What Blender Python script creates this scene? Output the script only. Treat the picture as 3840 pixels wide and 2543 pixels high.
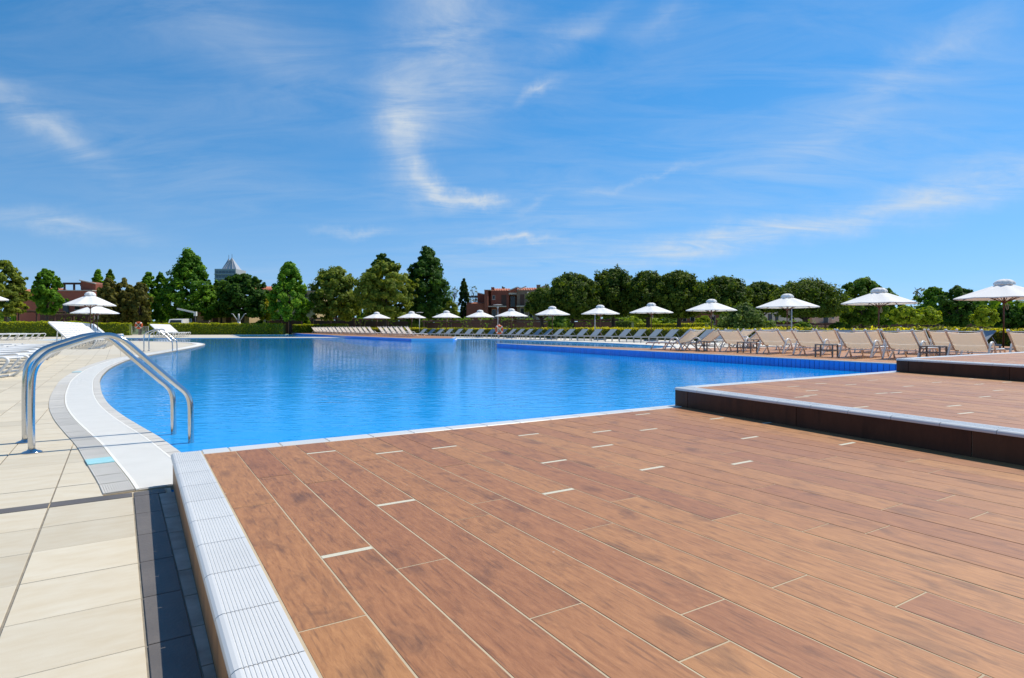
import bpy, bmesh, math, random
import numpy as np
from mathutils import Vector, Matrix

for o in list(bpy.data.objects): bpy.data.objects.remove(o)
S = bpy.context.scene
COL = S.collection
R = math.radians
rnd = random.Random(7)
NR = np.random.RandomState(11)

# ------------------------------------------------------------------ camera
cam = bpy.data.cameras.new('camera'); cam_o = bpy.data.objects.new('camera', cam); COL.objects.link(cam_o)
FPX, HOR = 2260.0, 1230.0                   # focal length and horizon row, measured on the 3840 px photograph
PITCH = math.atan((1271.5 - HOR) / FPX)
cam.sensor_width = 36.0; cam.lens = 36.0 * FPX / 3840.0
cam.clip_start = 0.05; cam.clip_end = 6000
cam_o.location = (0, 0, 0.90); cam_o.rotation_euler = (math.pi/2 - PITCH, 0, 0)
S.camera = cam_o

# ------------------------------------------------------------------ light
SUN_AZ, SUN_EL = R(33.0), R(57.0)           # azimuth measured from +X towards +Y
sd = Vector((math.cos(SUN_EL)*math.cos(SUN_AZ), math.cos(SUN_EL)*math.sin(SUN_AZ), math.sin(SUN_EL)))
sl = bpy.data.lights.new('sun', 'SUN'); sl.energy = 4.9; sl.angle = R(0.53); sl.color = (1.0, 0.93, 0.80)
so = bpy.data.objects.new('sun', sl); COL.objects.link(so); so.rotation_euler = sd.to_track_quat('Z', 'Y').to_euler()
so.location = (30, 20, 60)

S.render.engine = 'CYCLES'
S.view_settings.view_transform = 'Standard'; S.view_settings.look = 'None'
S.view_settings.gamma = 1.0; S.view_settings.use_curve_mapping = False
S.view_settings.exposure = 0.0
S.cycles.max_bounces = 8; S.cycles.transparent_max_bounces = 12
S.cycles.caustics_reflective = False; S.cycles.caustics_refractive = False

# ------------------------------------------------------------------ sky
W = bpy.data.worlds.new('World'); S.world = W; W.use_nodes = True
nt = W.node_tree; nt.nodes.clear()
class G:
    """tiny node-graph helper"""
    def __init__(s, tree): s.t = tree
    def n(s, typ, ins=None, **kw):
        nd = s.t.nodes.new(typ)
        for k, v in kw.items(): setattr(nd, k, v)
        for k, v in (ins or {}).items():
            sock = nd.inputs[k]
            if isinstance(v, bpy.types.NodeSocket): s.t.links.new(v, sock)
            else: sock.default_value = v
        return nd
    def m(s, op, a, b=None, c=None, clamp=False):
        nd = s.n('ShaderNodeMath', operation=op, use_clamp=clamp)
        for i, v in enumerate((a, b, c)):
            if v is None: continue
            if isinstance(v, bpy.types.NodeSocket): s.t.links.new(v, nd.inputs[i])
            else: nd.inputs[i].default_value = v
        return nd.outputs[0]
    def mix(s, f, a, b, mode='MIX'):
        nd = s.n('ShaderNodeMix', data_type='RGBA', blend_type=mode)
        for k, v in ((0, f), (6, a), (7, b)):
            if isinstance(v, bpy.types.NodeSocket): s.t.links.new(v, nd.inputs[k])
            else: nd.inputs[k].default_value = v if not isinstance(v, tuple) or len(v) == 4 else (*v, 1)
        return nd.outputs[2]
    def ramp(s, f, stops):
        nd = s.n('ShaderNodeValToRGB', {'Fac': f})
        el = nd.color_ramp.elements
        while len(el) < len(stops): el.new(0.5)
        for e, (p, c) in zip(el, stops):
            e.position = p; e.color = (c, c, c, 1) if not isinstance(c, tuple) else (*c, 1)
        return nd.outputs[0]
g = G(nt)
tc = g.n('ShaderNodeTexCoord')
dirv = tc.outputs['Generated']
sx = g.n('ShaderNodeSeparateXYZ', {0: dirv})
lift = g.n('ShaderNodeCombineXYZ', {0: sx.outputs[0], 1: sx.outputs[1], 2: g.m('ADD', g.m('MULTIPLY', g.m('MAXIMUM', sx.outputs[2], 0.0), 0.95), 0.17)})
lift = g.n('ShaderNodeVectorMath', {0: lift.outputs[0]}, operation='NORMALIZE').outputs[0]
sky = g.n('ShaderNodeTexSky', {'Vector': lift}, sky_type='NISHITA', sun_disc=False, sun_elevation=SUN_EL,
          sun_rotation=math.pi/2 - SUN_AZ, altitude=0.0, air_density=1.0, dust_density=0.1, ozone_density=2.6)
hs = g.n('ShaderNodeHueSaturation', {'Hue': 0.494, 'Saturation': 1.38, 'Value': 1.60, 'Color': sky.outputs[0]})
az = g.m('ARCTAN2', sx.outputs[0], sx.outputs[1])          # azimuth from +Y, to the right
el_ = g.m('ARCSINE', sx.outputs[2])
# wisps: noise on the cloud layer (a plane overhead), drawn out along the wind
zc = g.m('ADD', g.m('MAXIMUM', sx.outputs[2], 0.0), 0.16)
pl = g.n('ShaderNodeCombineXYZ', {0: g.m('DIVIDE', sx.outputs[0], zc), 1: g.m('DIVIDE', sx.outputs[1], zc), 2: 0.0}).outputs[0]
mp = g.n('ShaderNodeMapping', {'Vector': pl, 'Rotation': (0, 0, R(28)), 'Scale': (0.9, 2.6, 1.0)})
w1 = g.n('ShaderNodeTexNoise', {'Vector': mp.outputs[0], 'Scale': 2.1, 'Detail': 8.0, 'Roughness': 0.64, 'Distortion': 0.7})
wisp = g.ramp(w1.outputs[0], [(0.34, 0.0), (0.78, 1.0)])
big = g.n('ShaderNodeTexNoise', {'Vector': pl, 'Scale': 0.5, 'Detail': 2.0, 'Roughness': 0.5})
bigm = g.ramp(big.outputs[0], [(0.38, 0.0), (0.72, 1.0)])
dens = g.m('MULTIPLY', g.m('MULTIPLY', wisp, bigm), 0.42)
# single cirrus streaks by direction: centre, half length, half width (pixels of the photograph), tilt, strength
def dirang(px, py):
    a = math.atan((px-1920)/FPX); e = math.atan((HOR-py)/FPX*math.cos(a)); return a, e
STREAKS = [(170,455,560,150,-33,.75),(1690,120,640,360,66,.88),(1500,470,380,160,78,.72),(1545,640,290,120,-64,.75),
 (1650,718,220,75,-36,.95),(1800,755,260,42,-8,1.0),(2140,130,420,90,24,.55),(2500,70,280,100,20,.5),(2010,350,180,40,26,.55),
 (1330,885,260,34,3,.55),(2010,770,140,40,26,.55),(2440,665,420,22,12,.4),(3150,815,1200,120,8,.8),(3500,190,700,180,28,.42),
 (2560,925,680,100,7,.75),(260,850,700,110,-4,.55),(1960,912,310,28,1,.7),(1000,190,1200,360,-14,.42),(3650,690,760,210,9,.5),(3150,480,1000,300,14,.34)]
wob = g.n('ShaderNodeTexNoise', {'Vector': dirv, 'Scale': 9.0, 'Detail': 5.0, 'Roughness': 0.65})
wv = g.n('ShaderNodeVectorMath', {0: wob.outputs['Color'], 1: (0.5, 0.5, 0.5)}, operation='SUBTRACT').outputs[0]
wv = g.n('ShaderNodeVectorMath', {0: wv, 1: (0.10, 0.07, 0.0)}, operation='MULTIPLY').outputs[0]
ae = g.n('ShaderNodeVectorMath', {0: g.n('ShaderNodeCombineXYZ', {0: az, 1: el_, 2: 0.0}).outputs[0], 1: wv}, operation='ADD').outputs[0]
tot = None
for (px, py, L, Wd, ang, st) in STREAKS:
    a0, e0 = dirang(px, py); c = math.cos(a0)**2
    mpn = g.n('ShaderNodeMapping', {'Vector': ae, 'Location': (a0, e0, 0), 'Rotation': (0, 0, R(ang)), 'Scale': (L*c/FPX, Wd*c/FPX, 1.0)}, vector_type='TEXTURE')
    gr = g.n('ShaderNodeTexGradient', {0: mpn.outputs[0]}, gradient_type='QUADRATIC_SPHERE')
    tot = g.m('MULTIPLY', gr.outputs['Fac'], st) if tot is None else g.m('MULTIPLY_ADD', gr.outputs['Fac'], st, tot)
brk = g.m('ADD', 0.22, g.m('MULTIPLY', wisp, 0.85))
veil = g.m('MULTIPLY', g.m('POWER', 2.718, g.m('MULTIPLY', g.m('MAXIMUM', el_, 0.0), -7.0)), 0.40)    # thin high haze towards the horizon
dens = g.m('ADD', dens, veil)
dens = g.m('MINIMUM', g.m('MULTIPLY_ADD', tot, brk, dens), 0.80)
skyc = g.mix(dens, hs.outputs[0], (6.9, 7.5, 8.0))
bg = g.n('ShaderNodeBackground', {'Color': skyc, 'Strength': 0.10})
wo = g.n('ShaderNodeOutputWorld'); nt.links.new(bg.outputs[0], wo.inputs[0])
W.cycles.sampling_method = 'MANUAL'; W.cycles.sample_map_resolution = 512

# ------------------------------------------------------------------ materials
MATS = {}
def mat(name, c1, c2=None, rough=0.6, scale=4.0, detail=4.0, bump=0.0, bscale=None, spec=0.5, metal=0.0, rand=0.0, coord='Object', stretch=None, bdist=0.01):
    if name in MATS: return MATS[name]
    m = bpy.data.materials.new(name); m.use_nodes = True; t = m.node_tree; t.nodes.clear(); q = G(t)
    tcn = q.n('ShaderNodeTexCoord'); v = tcn.outputs[coord]
    oi = q.n('ShaderNodeObjectInfo')
    if rand:
        off = q.n('ShaderNodeCombineXYZ', {0: q.m('MULTIPLY', oi.outputs['Random'], 37.0), 1: q.m('MULTIPLY', oi.outputs['Random'], 91.0), 2: 0.0})
        v = q.n('ShaderNodeVectorMath', {0: v, 1: off.outputs[0]}, operation='ADD').outputs[0]
    if stretch: v = q.n('ShaderNodeMapping', {'Vector': v, 'Scale': stretch}).outputs[0]
    nz = q.n('ShaderNodeTexNoise', {'Vector': v, 'Scale': scale, 'Detail': detail, 'Roughness': 0.6})
    fac = q.ramp(nz.outputs[0], [(0.3, 0.0), (0.7, 1.0)])
    c2 = c2 or tuple(x*0.85 for x in c1)
    col = q.mix(fac, c1, c2)
    if rand:
        col = q.n('ShaderNodeHueSaturation', {'Value': q.m('ADD', 1.0 - rand, q.m('MULTIPLY', oi.outputs['Random'], 2*rand)), 'Color': col}).outputs[0]
    b = q.n('ShaderNodeBsdfPrincipled', {'Base Color': col, 'Roughness': rough, 'Metallic': metal, 'Specular IOR Level': spec})
    if bump:
        bn = q.n('ShaderNodeTexNoise', {'Vector': v, 'Scale': bscale or scale*6, 'Detail': 3.0})
        bb = q.n('ShaderNodeBump', {'Strength': bump, 'Distance': bdist, 'Height': bn.outputs[0]})
        t.links.new(bb.outputs[0], b.inputs['Normal'])
    o = q.n('ShaderNodeOutputMaterial'); t.links.new(b.outputs[0], o.inputs[0])
    MATS[name] = m; return m

def plank_mat(name, base, dark, lite, spec=0.48):
    m = bpy.data.materials.new(name); m.use_nodes = True; t = m.node_tree; t.nodes.clear(); q = G(t)
    tcn = q.n('ShaderNodeTexCoord'); oi = q.n('ShaderNodeObjectInfo'); rv = oi.outputs['Random']
    off = q.n('ShaderNodeCombineXYZ', {0: q.m('MULTIPLY', rv, 53.0), 1: q.m('MULTIPLY', rv, 171.0), 2: q.m('MULTIPLY', rv, 29.0)})
    v = q.n('ShaderNodeVectorMath', {0: tcn.outputs['Object'], 1: off.outputs[0]}, operation='ADD').outputs[0]
    vg = q.n('ShaderNodeMapping', {'Vector': v, 'Scale': (24.0, 4.2, 1.0)}).outputs[0]
    grain = q.n('ShaderNodeTexNoise', {'Vector': vg, 'Scale': 2.4, 'Detail': 8.0, 'Roughness': 0.72, 'Distortion': 0.45})
    v2 = q.n('ShaderNodeMapping', {'Vector': v, 'Scale': (7.0, 3.4, 1.0)}).outputs[0]
    blot = q.n('ShaderNodeTexNoise', {'Vector': v2, 'Scale': 1.35, 'Detail': 5.0, 'Roughness': 0.62, 'Distortion': 0.5})
    vk = q.n('ShaderNodeMapping', {'Vector': v, 'Scale': (7.0, 2.6, 1.0)}).outputs[0]
    kn = q.n('ShaderNodeTexVoronoi', {'Vector': vk, 'Scale': 0.62, 'Randomness': 1.0})
    knot = q.ramp(kn.outputs['Distance'], [(0.03, 1.0), (0.17, 0.0)])
    col = q.mix(q.ramp(grain.outputs[0], [(0.32, 0.0), (0.70, 1.0)]), base, lite)
    dk = q.m('MULTIPLY', q.ramp(blot.outputs[0], [(0.54, 0.0), (0.80, 1.0)]), 0.85)
    col = q.mix(dk, col, dark)
    col = q.mix(q.m('MULTIPLY', knot, 0.65), col, dark)
    st = q.ramp(q.n('ShaderNodeTexNoise', {'Vector': q.n('ShaderNodeMapping', {'Vector': v, 'Scale': (70.0, 6.0, 1.0)}).outputs[0], 'Scale': 1.5, 'Detail': 3.0}).outputs[0], [(0.56, 0.0), (0.68, 1.0)])
    col = q.mix(q.m('MULTIPLY', st, 0.42), col, dark)
    # chlorine / lime specks in world space
    sp = q.n('ShaderNodeTexNoise', {'Vector': tcn.outputs['Object'], 'Scale': 55.0, 'Detail': 2.0})
    geo = q.n('ShaderNodeNewGeometry')
    sp2 = q.n('ShaderNodeTexVoronoi', {'Vector': geo.outputs['Position'], 'Scale': 5.5})
    spk = q.ramp(sp2.outputs['Distance'], [(0.012, 1.0), (0.028, 0.0)])
    col = q.mix(q.m('MULTIPLY', spk, 0.55), col, (0.55, 0.5, 0.44))
    col = q.n('ShaderNodeHueSaturation', {'Hue': q.m('ADD', 0.496, q.m('MULTIPLY', rv, 0.010)), 'Saturation': 1.0, 'Value': q.m('ADD', 0.88, q.m('MULTIPLY', rv, 0.26)), 'Color': col}).outputs[0]
    b = q.n('ShaderNodeBsdfPrincipled', {'Base Color': col, 'Roughness': q.m('ADD', 0.42, q.m('MULTIPLY', grain.outputs[0], 0.22)), 'Specular IOR Level': spec})
    bb = q.n('ShaderNodeBump', {'Strength': 0.35, 'Distance': 0.002, 'Height': grain.outputs[0]})
    t.links.new(bb.outputs[0], b.inputs['Normal'])
    o = q.n('ShaderNodeOutputMaterial'); t.links.new(b.outputs[0], o.inputs[0])
    MATS[name] = m; return m
M_RISER = plank_mat('shaded_riser_tile', (0.070, 0.029, 0.015), (0.030, 0.013, 0.008), (0.100, 0.042, 0.022), 0.2)  # darker copy of the wood tile: shade on the upper risers put into the colour
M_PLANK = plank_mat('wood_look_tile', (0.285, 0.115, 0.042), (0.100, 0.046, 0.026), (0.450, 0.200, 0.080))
M_GROUT = mat('grout', (0.52, 0.42, 0.28), (0.45, 0.36, 0.24), 0.9, 9.0, bump=0.2)
M_GROUTW = mat('wide_grout', (0.60, 0.56, 0.44), (0.53, 0.49, 0.38), 0.9, 9.0, bump=0.2)
M_NOSE = mat('white_porcelain', (0.66, 0.655, 0.635), (0.61, 0.605, 0.585), 0.32, 3.0, rand=0.035)
M_BEIGE = mat('beige_stone_tile', (0.60, 0.54, 0.425), (0.545, 0.465, 0.335), 0.7, 2.6, 7.0, bump=0.12, bscale=90, rand=0.085, stretch=(2.2, 6.0, 1))
M_BEIGE2 = mat('beige_stone_far', (0.60, 0.545, 0.44), (0.555, 0.495, 0.39), 0.7, 0.5, 5.0)
M_JOINT = mat('sand_joint', (0.30, 0.265, 0.21), (0.20, 0.175, 0.14), 0.95, 14.0, bump=0.4)
M_WHITEST = mat('white_stone', (0.70, 0.655, 0.575), (0.64, 0.60, 0.52), 0.7, 1.2, 5.0)
M_DARK = mat('dark_grey_tile', (0.145, 0.130, 0.120), (0.105, 0.094, 0.088), 0.6, 5.0, 6.0, bump=0.15, bscale=70, rand=0.10)
M_CURB = mat('channel_tile', (0.50, 0.45, 0.39), (0.27, 0.21, 0.165), 0.7, 6.0, 6.0, rand=0.12)
M_BAND = mat('grey_ribbed_tile', (0.60, 0.57, 0.515), (0.55, 0.52, 0.465), 0.6, 6.0, 4.0, rand=0.06)
M_GRILLE = mat('white_grating', (0.84, 0.81, 0.74), (0.79, 0.76, 0.69), 0.5, 5.0)
M_TEAL = mat('teal_marker', (0.24, 0.58, 0.60), (0.42, 0.66, 0.70), 0.45, 16.0, 3.0)
M_STEEL = mat('polished_steel', (0.62, 0.62, 0.62), (0.56, 0.56, 0.56), 0.13, 3.0, metal=1.0, bump=0.02, bscale=30)
M_BLUE = mat('blue_pool_tile', (0.015, 0.33, 0.88), (0.010, 0.27, 0.80), 0.28, 3.0, rand=0.07)
M_LBLUE = mat('light_blue_pool_tile', (0.52, 0.82, 0.93), (0.46, 0.77, 0.90), 0.35, 3.0)
M_DBLUE = mat('dark_blue_mosaic', (0.020, 0.060, 0.22), (0.030, 0.075, 0.20), 0.35, 40.0)
M_FLOOR = mat('pool_floor_mosaic', (0.070, 0.46, 0.84), (0.050, 0.41, 0.80), 0.5, 0.5, 5.0)
M_WFRAME = mat('white_aluminium', (0.84, 0.79, 0.72), (0.79, 0.74, 0.67), 0.35, 3.0)
M_GFRAME = mat('grey_aluminium', (0.42, 0.41, 0.39), (0.36, 0.35, 0.34), 0.45, 3.0)
M_TABLE = mat('taupe_aluminium', (0.215, 0.19, 0.165), (0.18, 0.16, 0.14), 0.5, 3.0)
M_WPLAST = mat('white_plastic', (0.82, 0.80, 0.76), (0.76, 0.74, 0.70), 0.38, 2.0)
M_CANVAS = mat('white_canvas', (0.80, 0.79, 0.77), (0.75, 0.74, 0.72), 0.85, 3.0, bump=0.15, bscale=25)
M_POLE = mat('brown_wood', (0.135, 0.042, 0.020), (0.09, 0.028, 0.014), 0.5, 8.0, stretch=(6, 6, 0.6))
M_CONC = mat('grey_concrete', (0.42, 0.41, 0.39), (0.34, 0.33, 0.32), 0.85, 6.0, bump=0.2)
M_BARK = mat('bark', (0.075, 0.055, 0.040), (0.040, 0.030, 0.022), 0.9, 6.0, bump=0.5, stretch=(4, 4, 1))
M_GRASS = mat('grass', (0.080, 0.135, 0.025), (0.050, 0.095, 0.018), 0.9, 0.6, 8.0, coord='Object', bump=0.5, bscale=8.0, bdist=0.05)
M_BRICK = mat('red_brick', (0.30, 0.092, 0.052), (0.22, 0.066, 0.040), 0.85, 1.5, 6.0, bump=0.2)
M_STUCCO = mat('terracotta_render', (0.40, 0.125, 0.075), (0.34, 0.105, 0.065), 0.85, 0.7, 5.0)
M_BROWN = mat('brown_stone', (0.23, 0.165, 0.115), (0.18, 0.13, 0.09), 0.85, 1.2, 6.0, bump=0.2)
M_OCHRE = mat('ochre_render', (0.56, 0.40, 0.21), (0.50, 0.35, 0.18), 0.85, 0.7, 5.0)
M_PINK = mat('pink_render', (0.50, 0.33, 0.24), (0.44, 0.29, 0.21), 0.85, 0.7, 5.0)
M_PALE = mat('pale_render', (0.44, 0.39, 0.32), (0.38, 0.34, 0.28), 0.85, 0.7, 5.0)
M_ROOF = mat('terracotta_roof', (0.52, 0.195, 0.105), (0.40, 0.135, 0.075), 0.8, 3.0, 6.0, bump=0.5, bscale=9.0, bdist=0.06)
M_TRIM = mat('pale_trim', (0.60, 0.54, 0.46), None, 0.8, 2.0)
M_GLASS = mat('dark_window_glass', (0.020, 0.024, 0.028), None, 0.08, 2.0)
M_SHUT = mat('brown_shutter', (0.085, 0.040, 0.026), None, 0.7, 3.0)
M_IRON = mat('dark_iron', (0.035, 0.032, 0.032), None, 0.6, 3.0)
M_TIMBER = mat('dark_timber', (0.072, 0.036, 0.024), (0.05, 0.026, 0.018), 0.8, 3.0)
M_SPIRE = mat('zinc_cladding', (0.46, 0.47, 0.50), (0.40, 0.41, 0.44), 0.45, 0.3)
M_TOWER = mat('tower_concrete', (0.44, 0.45, 0.47), (0.38, 0.39, 0.41), 0.7, 0.2)
M_TGLASS = mat('tower_glass', (0.12, 0.16, 0.21), None, 0.15, 0.2)
M_ORANGE = mat('orange_plastic', (0.72, 0.13, 0.04), None, 0.45, 3.0)
M_POST = mat('pale_grey_metal', (0.50, 0.50, 0.50), None, 0.45, 3.0)
M_ROPE = mat('cotton_rope', (0.62, 0.58, 0.50), None, 0.9, 3.0)
M_CAR = mat('white_car_paint', (0.78, 0.78, 0.77), None, 0.25, 2.0)
M_RUBBER = mat('black_rubber', (0.02, 0.02, 0.02), None, 0.8, 3.0)

def sling_mat(name, c, weave, transl):
    m = bpy.data.materials.new(name); m.use_nodes = True; t = m.node_tree; t.nodes.clear(); q = G(t)
    tcn = q.n('ShaderNodeTexCoord')
    nz = q.n('ShaderNodeTexNoise', {'Vector': tcn.outputs['Object'], 'Scale': 140.0, 'Detail': 2.0})
    col = q.mix(q.m('MULTIPLY', nz.outputs[0], weave), c, tuple(x*0.6 for x in c))
    d = q.n('ShaderNodeBsdfPrincipled', {'Base Color': col, 'Roughness': 0.8, 'Specular IOR Level': 0.25})
    tr = q.n('ShaderNodeBsdfTranslucent', {'Color': col})
    mx = q.n('ShaderNodeMixShader', {0: transl, 1: d.outputs[0], 2: tr.outputs[0]})
    o = q.n('ShaderNodeOutputMaterial'); t.links.new(mx.outputs[0], o.inputs[0]); MATS[name] = m; return m
M_BSLING = sling_mat('beige_mesh_sling', (0.86, 0.79, 0.705), 0.15, 0.52)
M_GSLING = sling_mat('blue_grey_mesh_sling', (0.30, 0.355, 0.405), 0.3, 0.10)
M_CANOPY = sling_mat('white_canopy_fabric', (0.86, 0.85, 0.83), 0.05, 0.14)

def leaf_mat(name='leaf'):
    m = bpy.data.materials.new(name); m.use_nodes = True; t = m.node_tree; t.nodes.clear(); q = G(t)
    at = q.n('ShaderNodeAttribute', attribute_name='col')
    d = q.n('ShaderNodeBsdfPrincipled', {'Base Color': at.outputs['Color'], 'Roughness': 0.65, 'Specular IOR Level': 0.18})
    tcol = q.mix(1.0, at.outputs['Color'], (1.6, 1.5, 0.5, 1), 'MULTIPLY')
    tr = q.n('ShaderNodeBsdfTranslucent', {'Color': tcol})
    mx = q.n('ShaderNodeMixShader', {0: 0.44, 1: d.outputs[0], 2: tr.outputs[0]})
    o = q.n('ShaderNodeOutputMaterial'); t.links.new(mx.outputs[0], o.inputs[0]); MATS[name] = m; return m
M_LEAF = leaf_mat()

def water_mat():
    m = bpy.data.materials.new('pool_water'); m.use_nodes = True; t = m.node_tree; t.nodes.clear(); q = G(t)
    geo = q.n('ShaderNodeNewGeometry'); P = geo.outputs['Position']
    v1 = q.n('ShaderNodeMapping', {'Vector': P, 'Rotation': (0, 0, R(-12)), 'Scale': (5.0, 12.0, 1.0)}).outputs[0]
    n1 = q.n('ShaderNodeTexNoise', {'Vector': v1, 'Scale': 1.0, 'Detail': 3.0, 'Roughness': 0.5, 'Distortion': 0.4})
    v2 = q.n('ShaderNodeMapping', {'Vector': P, 'Rotation': (0, 0, R(24)), 'Scale': (1.1, 2.3, 1.0)}).outputs[0]
    n2 = q.n('ShaderNodeTexNoise', {'Vector': v2, 'Scale': 1.0, 'Detail': 2.0, 'Roughness': 0.5})
    # calmer and livelier patches
    n3 = q.n('ShaderNodeTexNoise', {'Vector': P, 'Scale': 0.16, 'Detail': 3.0})
    act = q.ramp(n3.outputs[0], [(0.30, 0.30), (0.68, 1.0)])
    h = q.m('ADD', q.m('MULTIPLY', q.m('MULTIPLY', n1.outputs[0], 0.0085), act), q.m('MULTIPLY', n2.outputs[0], 0.0065))
    bp = q.n('ShaderNodeBump', {'Strength': 1.0, 'Distance': 1.0, 'Height': h})
    fr = q.n('ShaderNodeFresnel', {'IOR': 1.21, 'Normal': bp.outputs[0]})
    gl = q.n('ShaderNodeBsdfGlossy', {'Color': (0.95, 0.97, 1.0, 1), 'Roughness': 0.02, 'Normal': bp.outputs[0]})
    tr = q.n('ShaderNodeBsdfTransparent', {'Color': (0.40, 0.84, 0.985, 1)})
    df = q.n('ShaderNodeBsdfDiffuse', {'Color': (0.004, 0.365, 0.88, 1), 'Normal': bp.outputs[0]})     # light scattered back by the water itself
    body = q.n('ShaderNodeMixShader', {0: 0.84, 1: tr.outputs[0], 2: df.outputs[0]})
    mx = q.n('ShaderNodeMixShader', {0: fr.outputs[0], 1: body.outputs[0], 2: gl.outputs[0]})
    o = q.n('ShaderNodeOutputMaterial'); t.links.new(mx.outputs[0], o.inputs[0]); MATS['water'] = m; return m
M_WATER = water_mat()

# ------------------------------------------------------------------ mesh helpers
class MB:
    def __init__(s): s.v = []; s.f = []; s.sm = []
    def add(s, vs, fs, M=None, smooth=False):
        o = len(s.v)
        s.v += [tuple(M @ Vector(p)) for p in vs] if M is not None else [tuple(p) for p in vs]
        s.f += [tuple(i+o for i in f) for f in fs]; s.sm += [smooth]*len(fs); return s
    def box(s, x0, x1, y0, y1, z0, z1, M=None):
        vs = [(x0,y0,z0),(x1,y0,z0),(x1,y1,z0),(x0,y1,z0),(x0,y0,z1),(x1,y0,z1),(x1,y1,z1),(x0,y1,z1)]
        return s.add(vs, [(3,2,1,0),(4,5,6,7),(0,1,5,4),(1,2,6,5),(2,3,7,6),(3,0,4,7)], M)
    def bev(s, x0, x1, y0, y1, z0, z1, b, M=None):
        """box with a chamfered top edge"""
        vs = [(x0,y0,z0),(x1,y0,z0),(x1,y1,z0),(x0,y1,z0),(x0,y0,z1-b),(x1,y0,z1-b),(x1,y1,z1-b),(x0,y1,z1-b),
              (x0+b,y0+b,z1),(x1-b,y0+b,z1),(x1-b,y1-b,z1),(x0+b,y1-b,z1)]
        fs = [(3,2,1,0)]
        for a, c in ((0,4),(4,8)):
            for i in range(4): fs.append((a+i, a+(i+1)%4, c+(i+1)%4, c+i))
        fs.append((8,9,10,11)); return s.add(vs, fs, M)
    def tube(s, path, r, n=8, caps=True, closed=False):
        P = [Vector(p) for p in path]; N = len(P)
        rs = r if isinstance(r, (list, tuple)) else [r]*N
        up = Vector((0, 0, 1)); prev = None; o = len(s.v)
        for i in range(N):
            a = P[(i-1) % N] if (closed or i > 0) else P[i]
            b = P[(i+1) % N] if (closed or i < N-1) else P[i]
            T = (b-a).normalized()
            if prev is None:
                x = T.cross(up); x = x if x.length > 1e-3 else T.cross(Vector((1, 0, 0)))
            else: x = prev - T*prev.dot(T)
            x.normalize(); prev = x; y = T.cross(x)
            for k in range(n):
                t = 2*math.pi*k/n; q = P[i] + (x*math.cos(t) + y*math.sin(t))*rs[i]; s.v.append(tuple(q))
        rng = N if closed else N-1
        for i in range(rng):
            j = (i+1) % N
            for k in range(n): s.f.append((o+i*n+k, o+i*n+(k+1)%n, o+j*n+(k+1)%n, o+j*n+k)); s.sm.append(True)
        if caps and not closed:
            s.f.append(tuple(o+k for k in reversed(range(n)))); s.sm.append(False)
            s.f.append(tuple(o+(N-1)*n+k for k in range(n))); s.sm.append(False)
        return s
    def bar(s, a, b, w, h=None):
        """rectangular bar from a to b"""
        a, b = Vector(a), Vector(b); h = h or w; T = (b-a).normalized(); up = Vector((0,0,1))
        x = T.cross(up); x = x.normalized() if x.length > 1e-3 else Vector((1,0,0)); y = x.cross(T)
        vs = []
        for p in (a, b):
            for i, j in ((-1,-1),(1,-1),(1,1),(-1,1)): vs.append(p + x*(i*w/2) + y*(j*h/2))
        return s.add(vs, [(3,2,1,0),(4,5,6,7),(0,1,5,4),(1,2,6,5),(2,3,7,6),(3,0,4,7)])
    def lathe(s, prof, n=16, M=None):
        vs = []; fs = []
        for (r, z) in prof:
            for k in range(n): t = 2*math.pi*k/n; vs.append((r*math.cos(t), r*math.sin(t), z))
        for i in range(len(prof)-1):
            for k in range(n): fs.append((i*n+k, i*n+(k+1)%n, (i+1)*n+(k+1)%n, (i+1)*n+k))
        fs.append(tuple(reversed(range(n)))); fs.append(tuple((len(prof)-1)*n+k for k in range(n)))
        return s.add(vs, fs, M, True)
    def prism(s, poly, z0, z1, M=None):
        n = len(poly); vs = [(p[0],p[1],z0) for p in poly] + [(p[0],p[1],z1) for p in poly]
        fs = [tuple(reversed(range(n))), tuple(range(n, 2*n))] + [(i,(i+1)%n,n+(i+1)%n,n+i) for i in range(n)]
        return s.add(vs, fs, M)
    def mesh(s, name, m):
        me = bpy.data.meshes.new(name); me.from_pydata(s.v, [], s.f); me.update()
        me.polygons.foreach_set('use_smooth', s.sm)
        for x in (m if isinstance(m, (list, tuple)) else [m]): me.materials.append(x)
        return me
    def build(s, name, m, parent=None, **kw): return link(name, s.mesh(name, m), parent, **kw)

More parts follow.
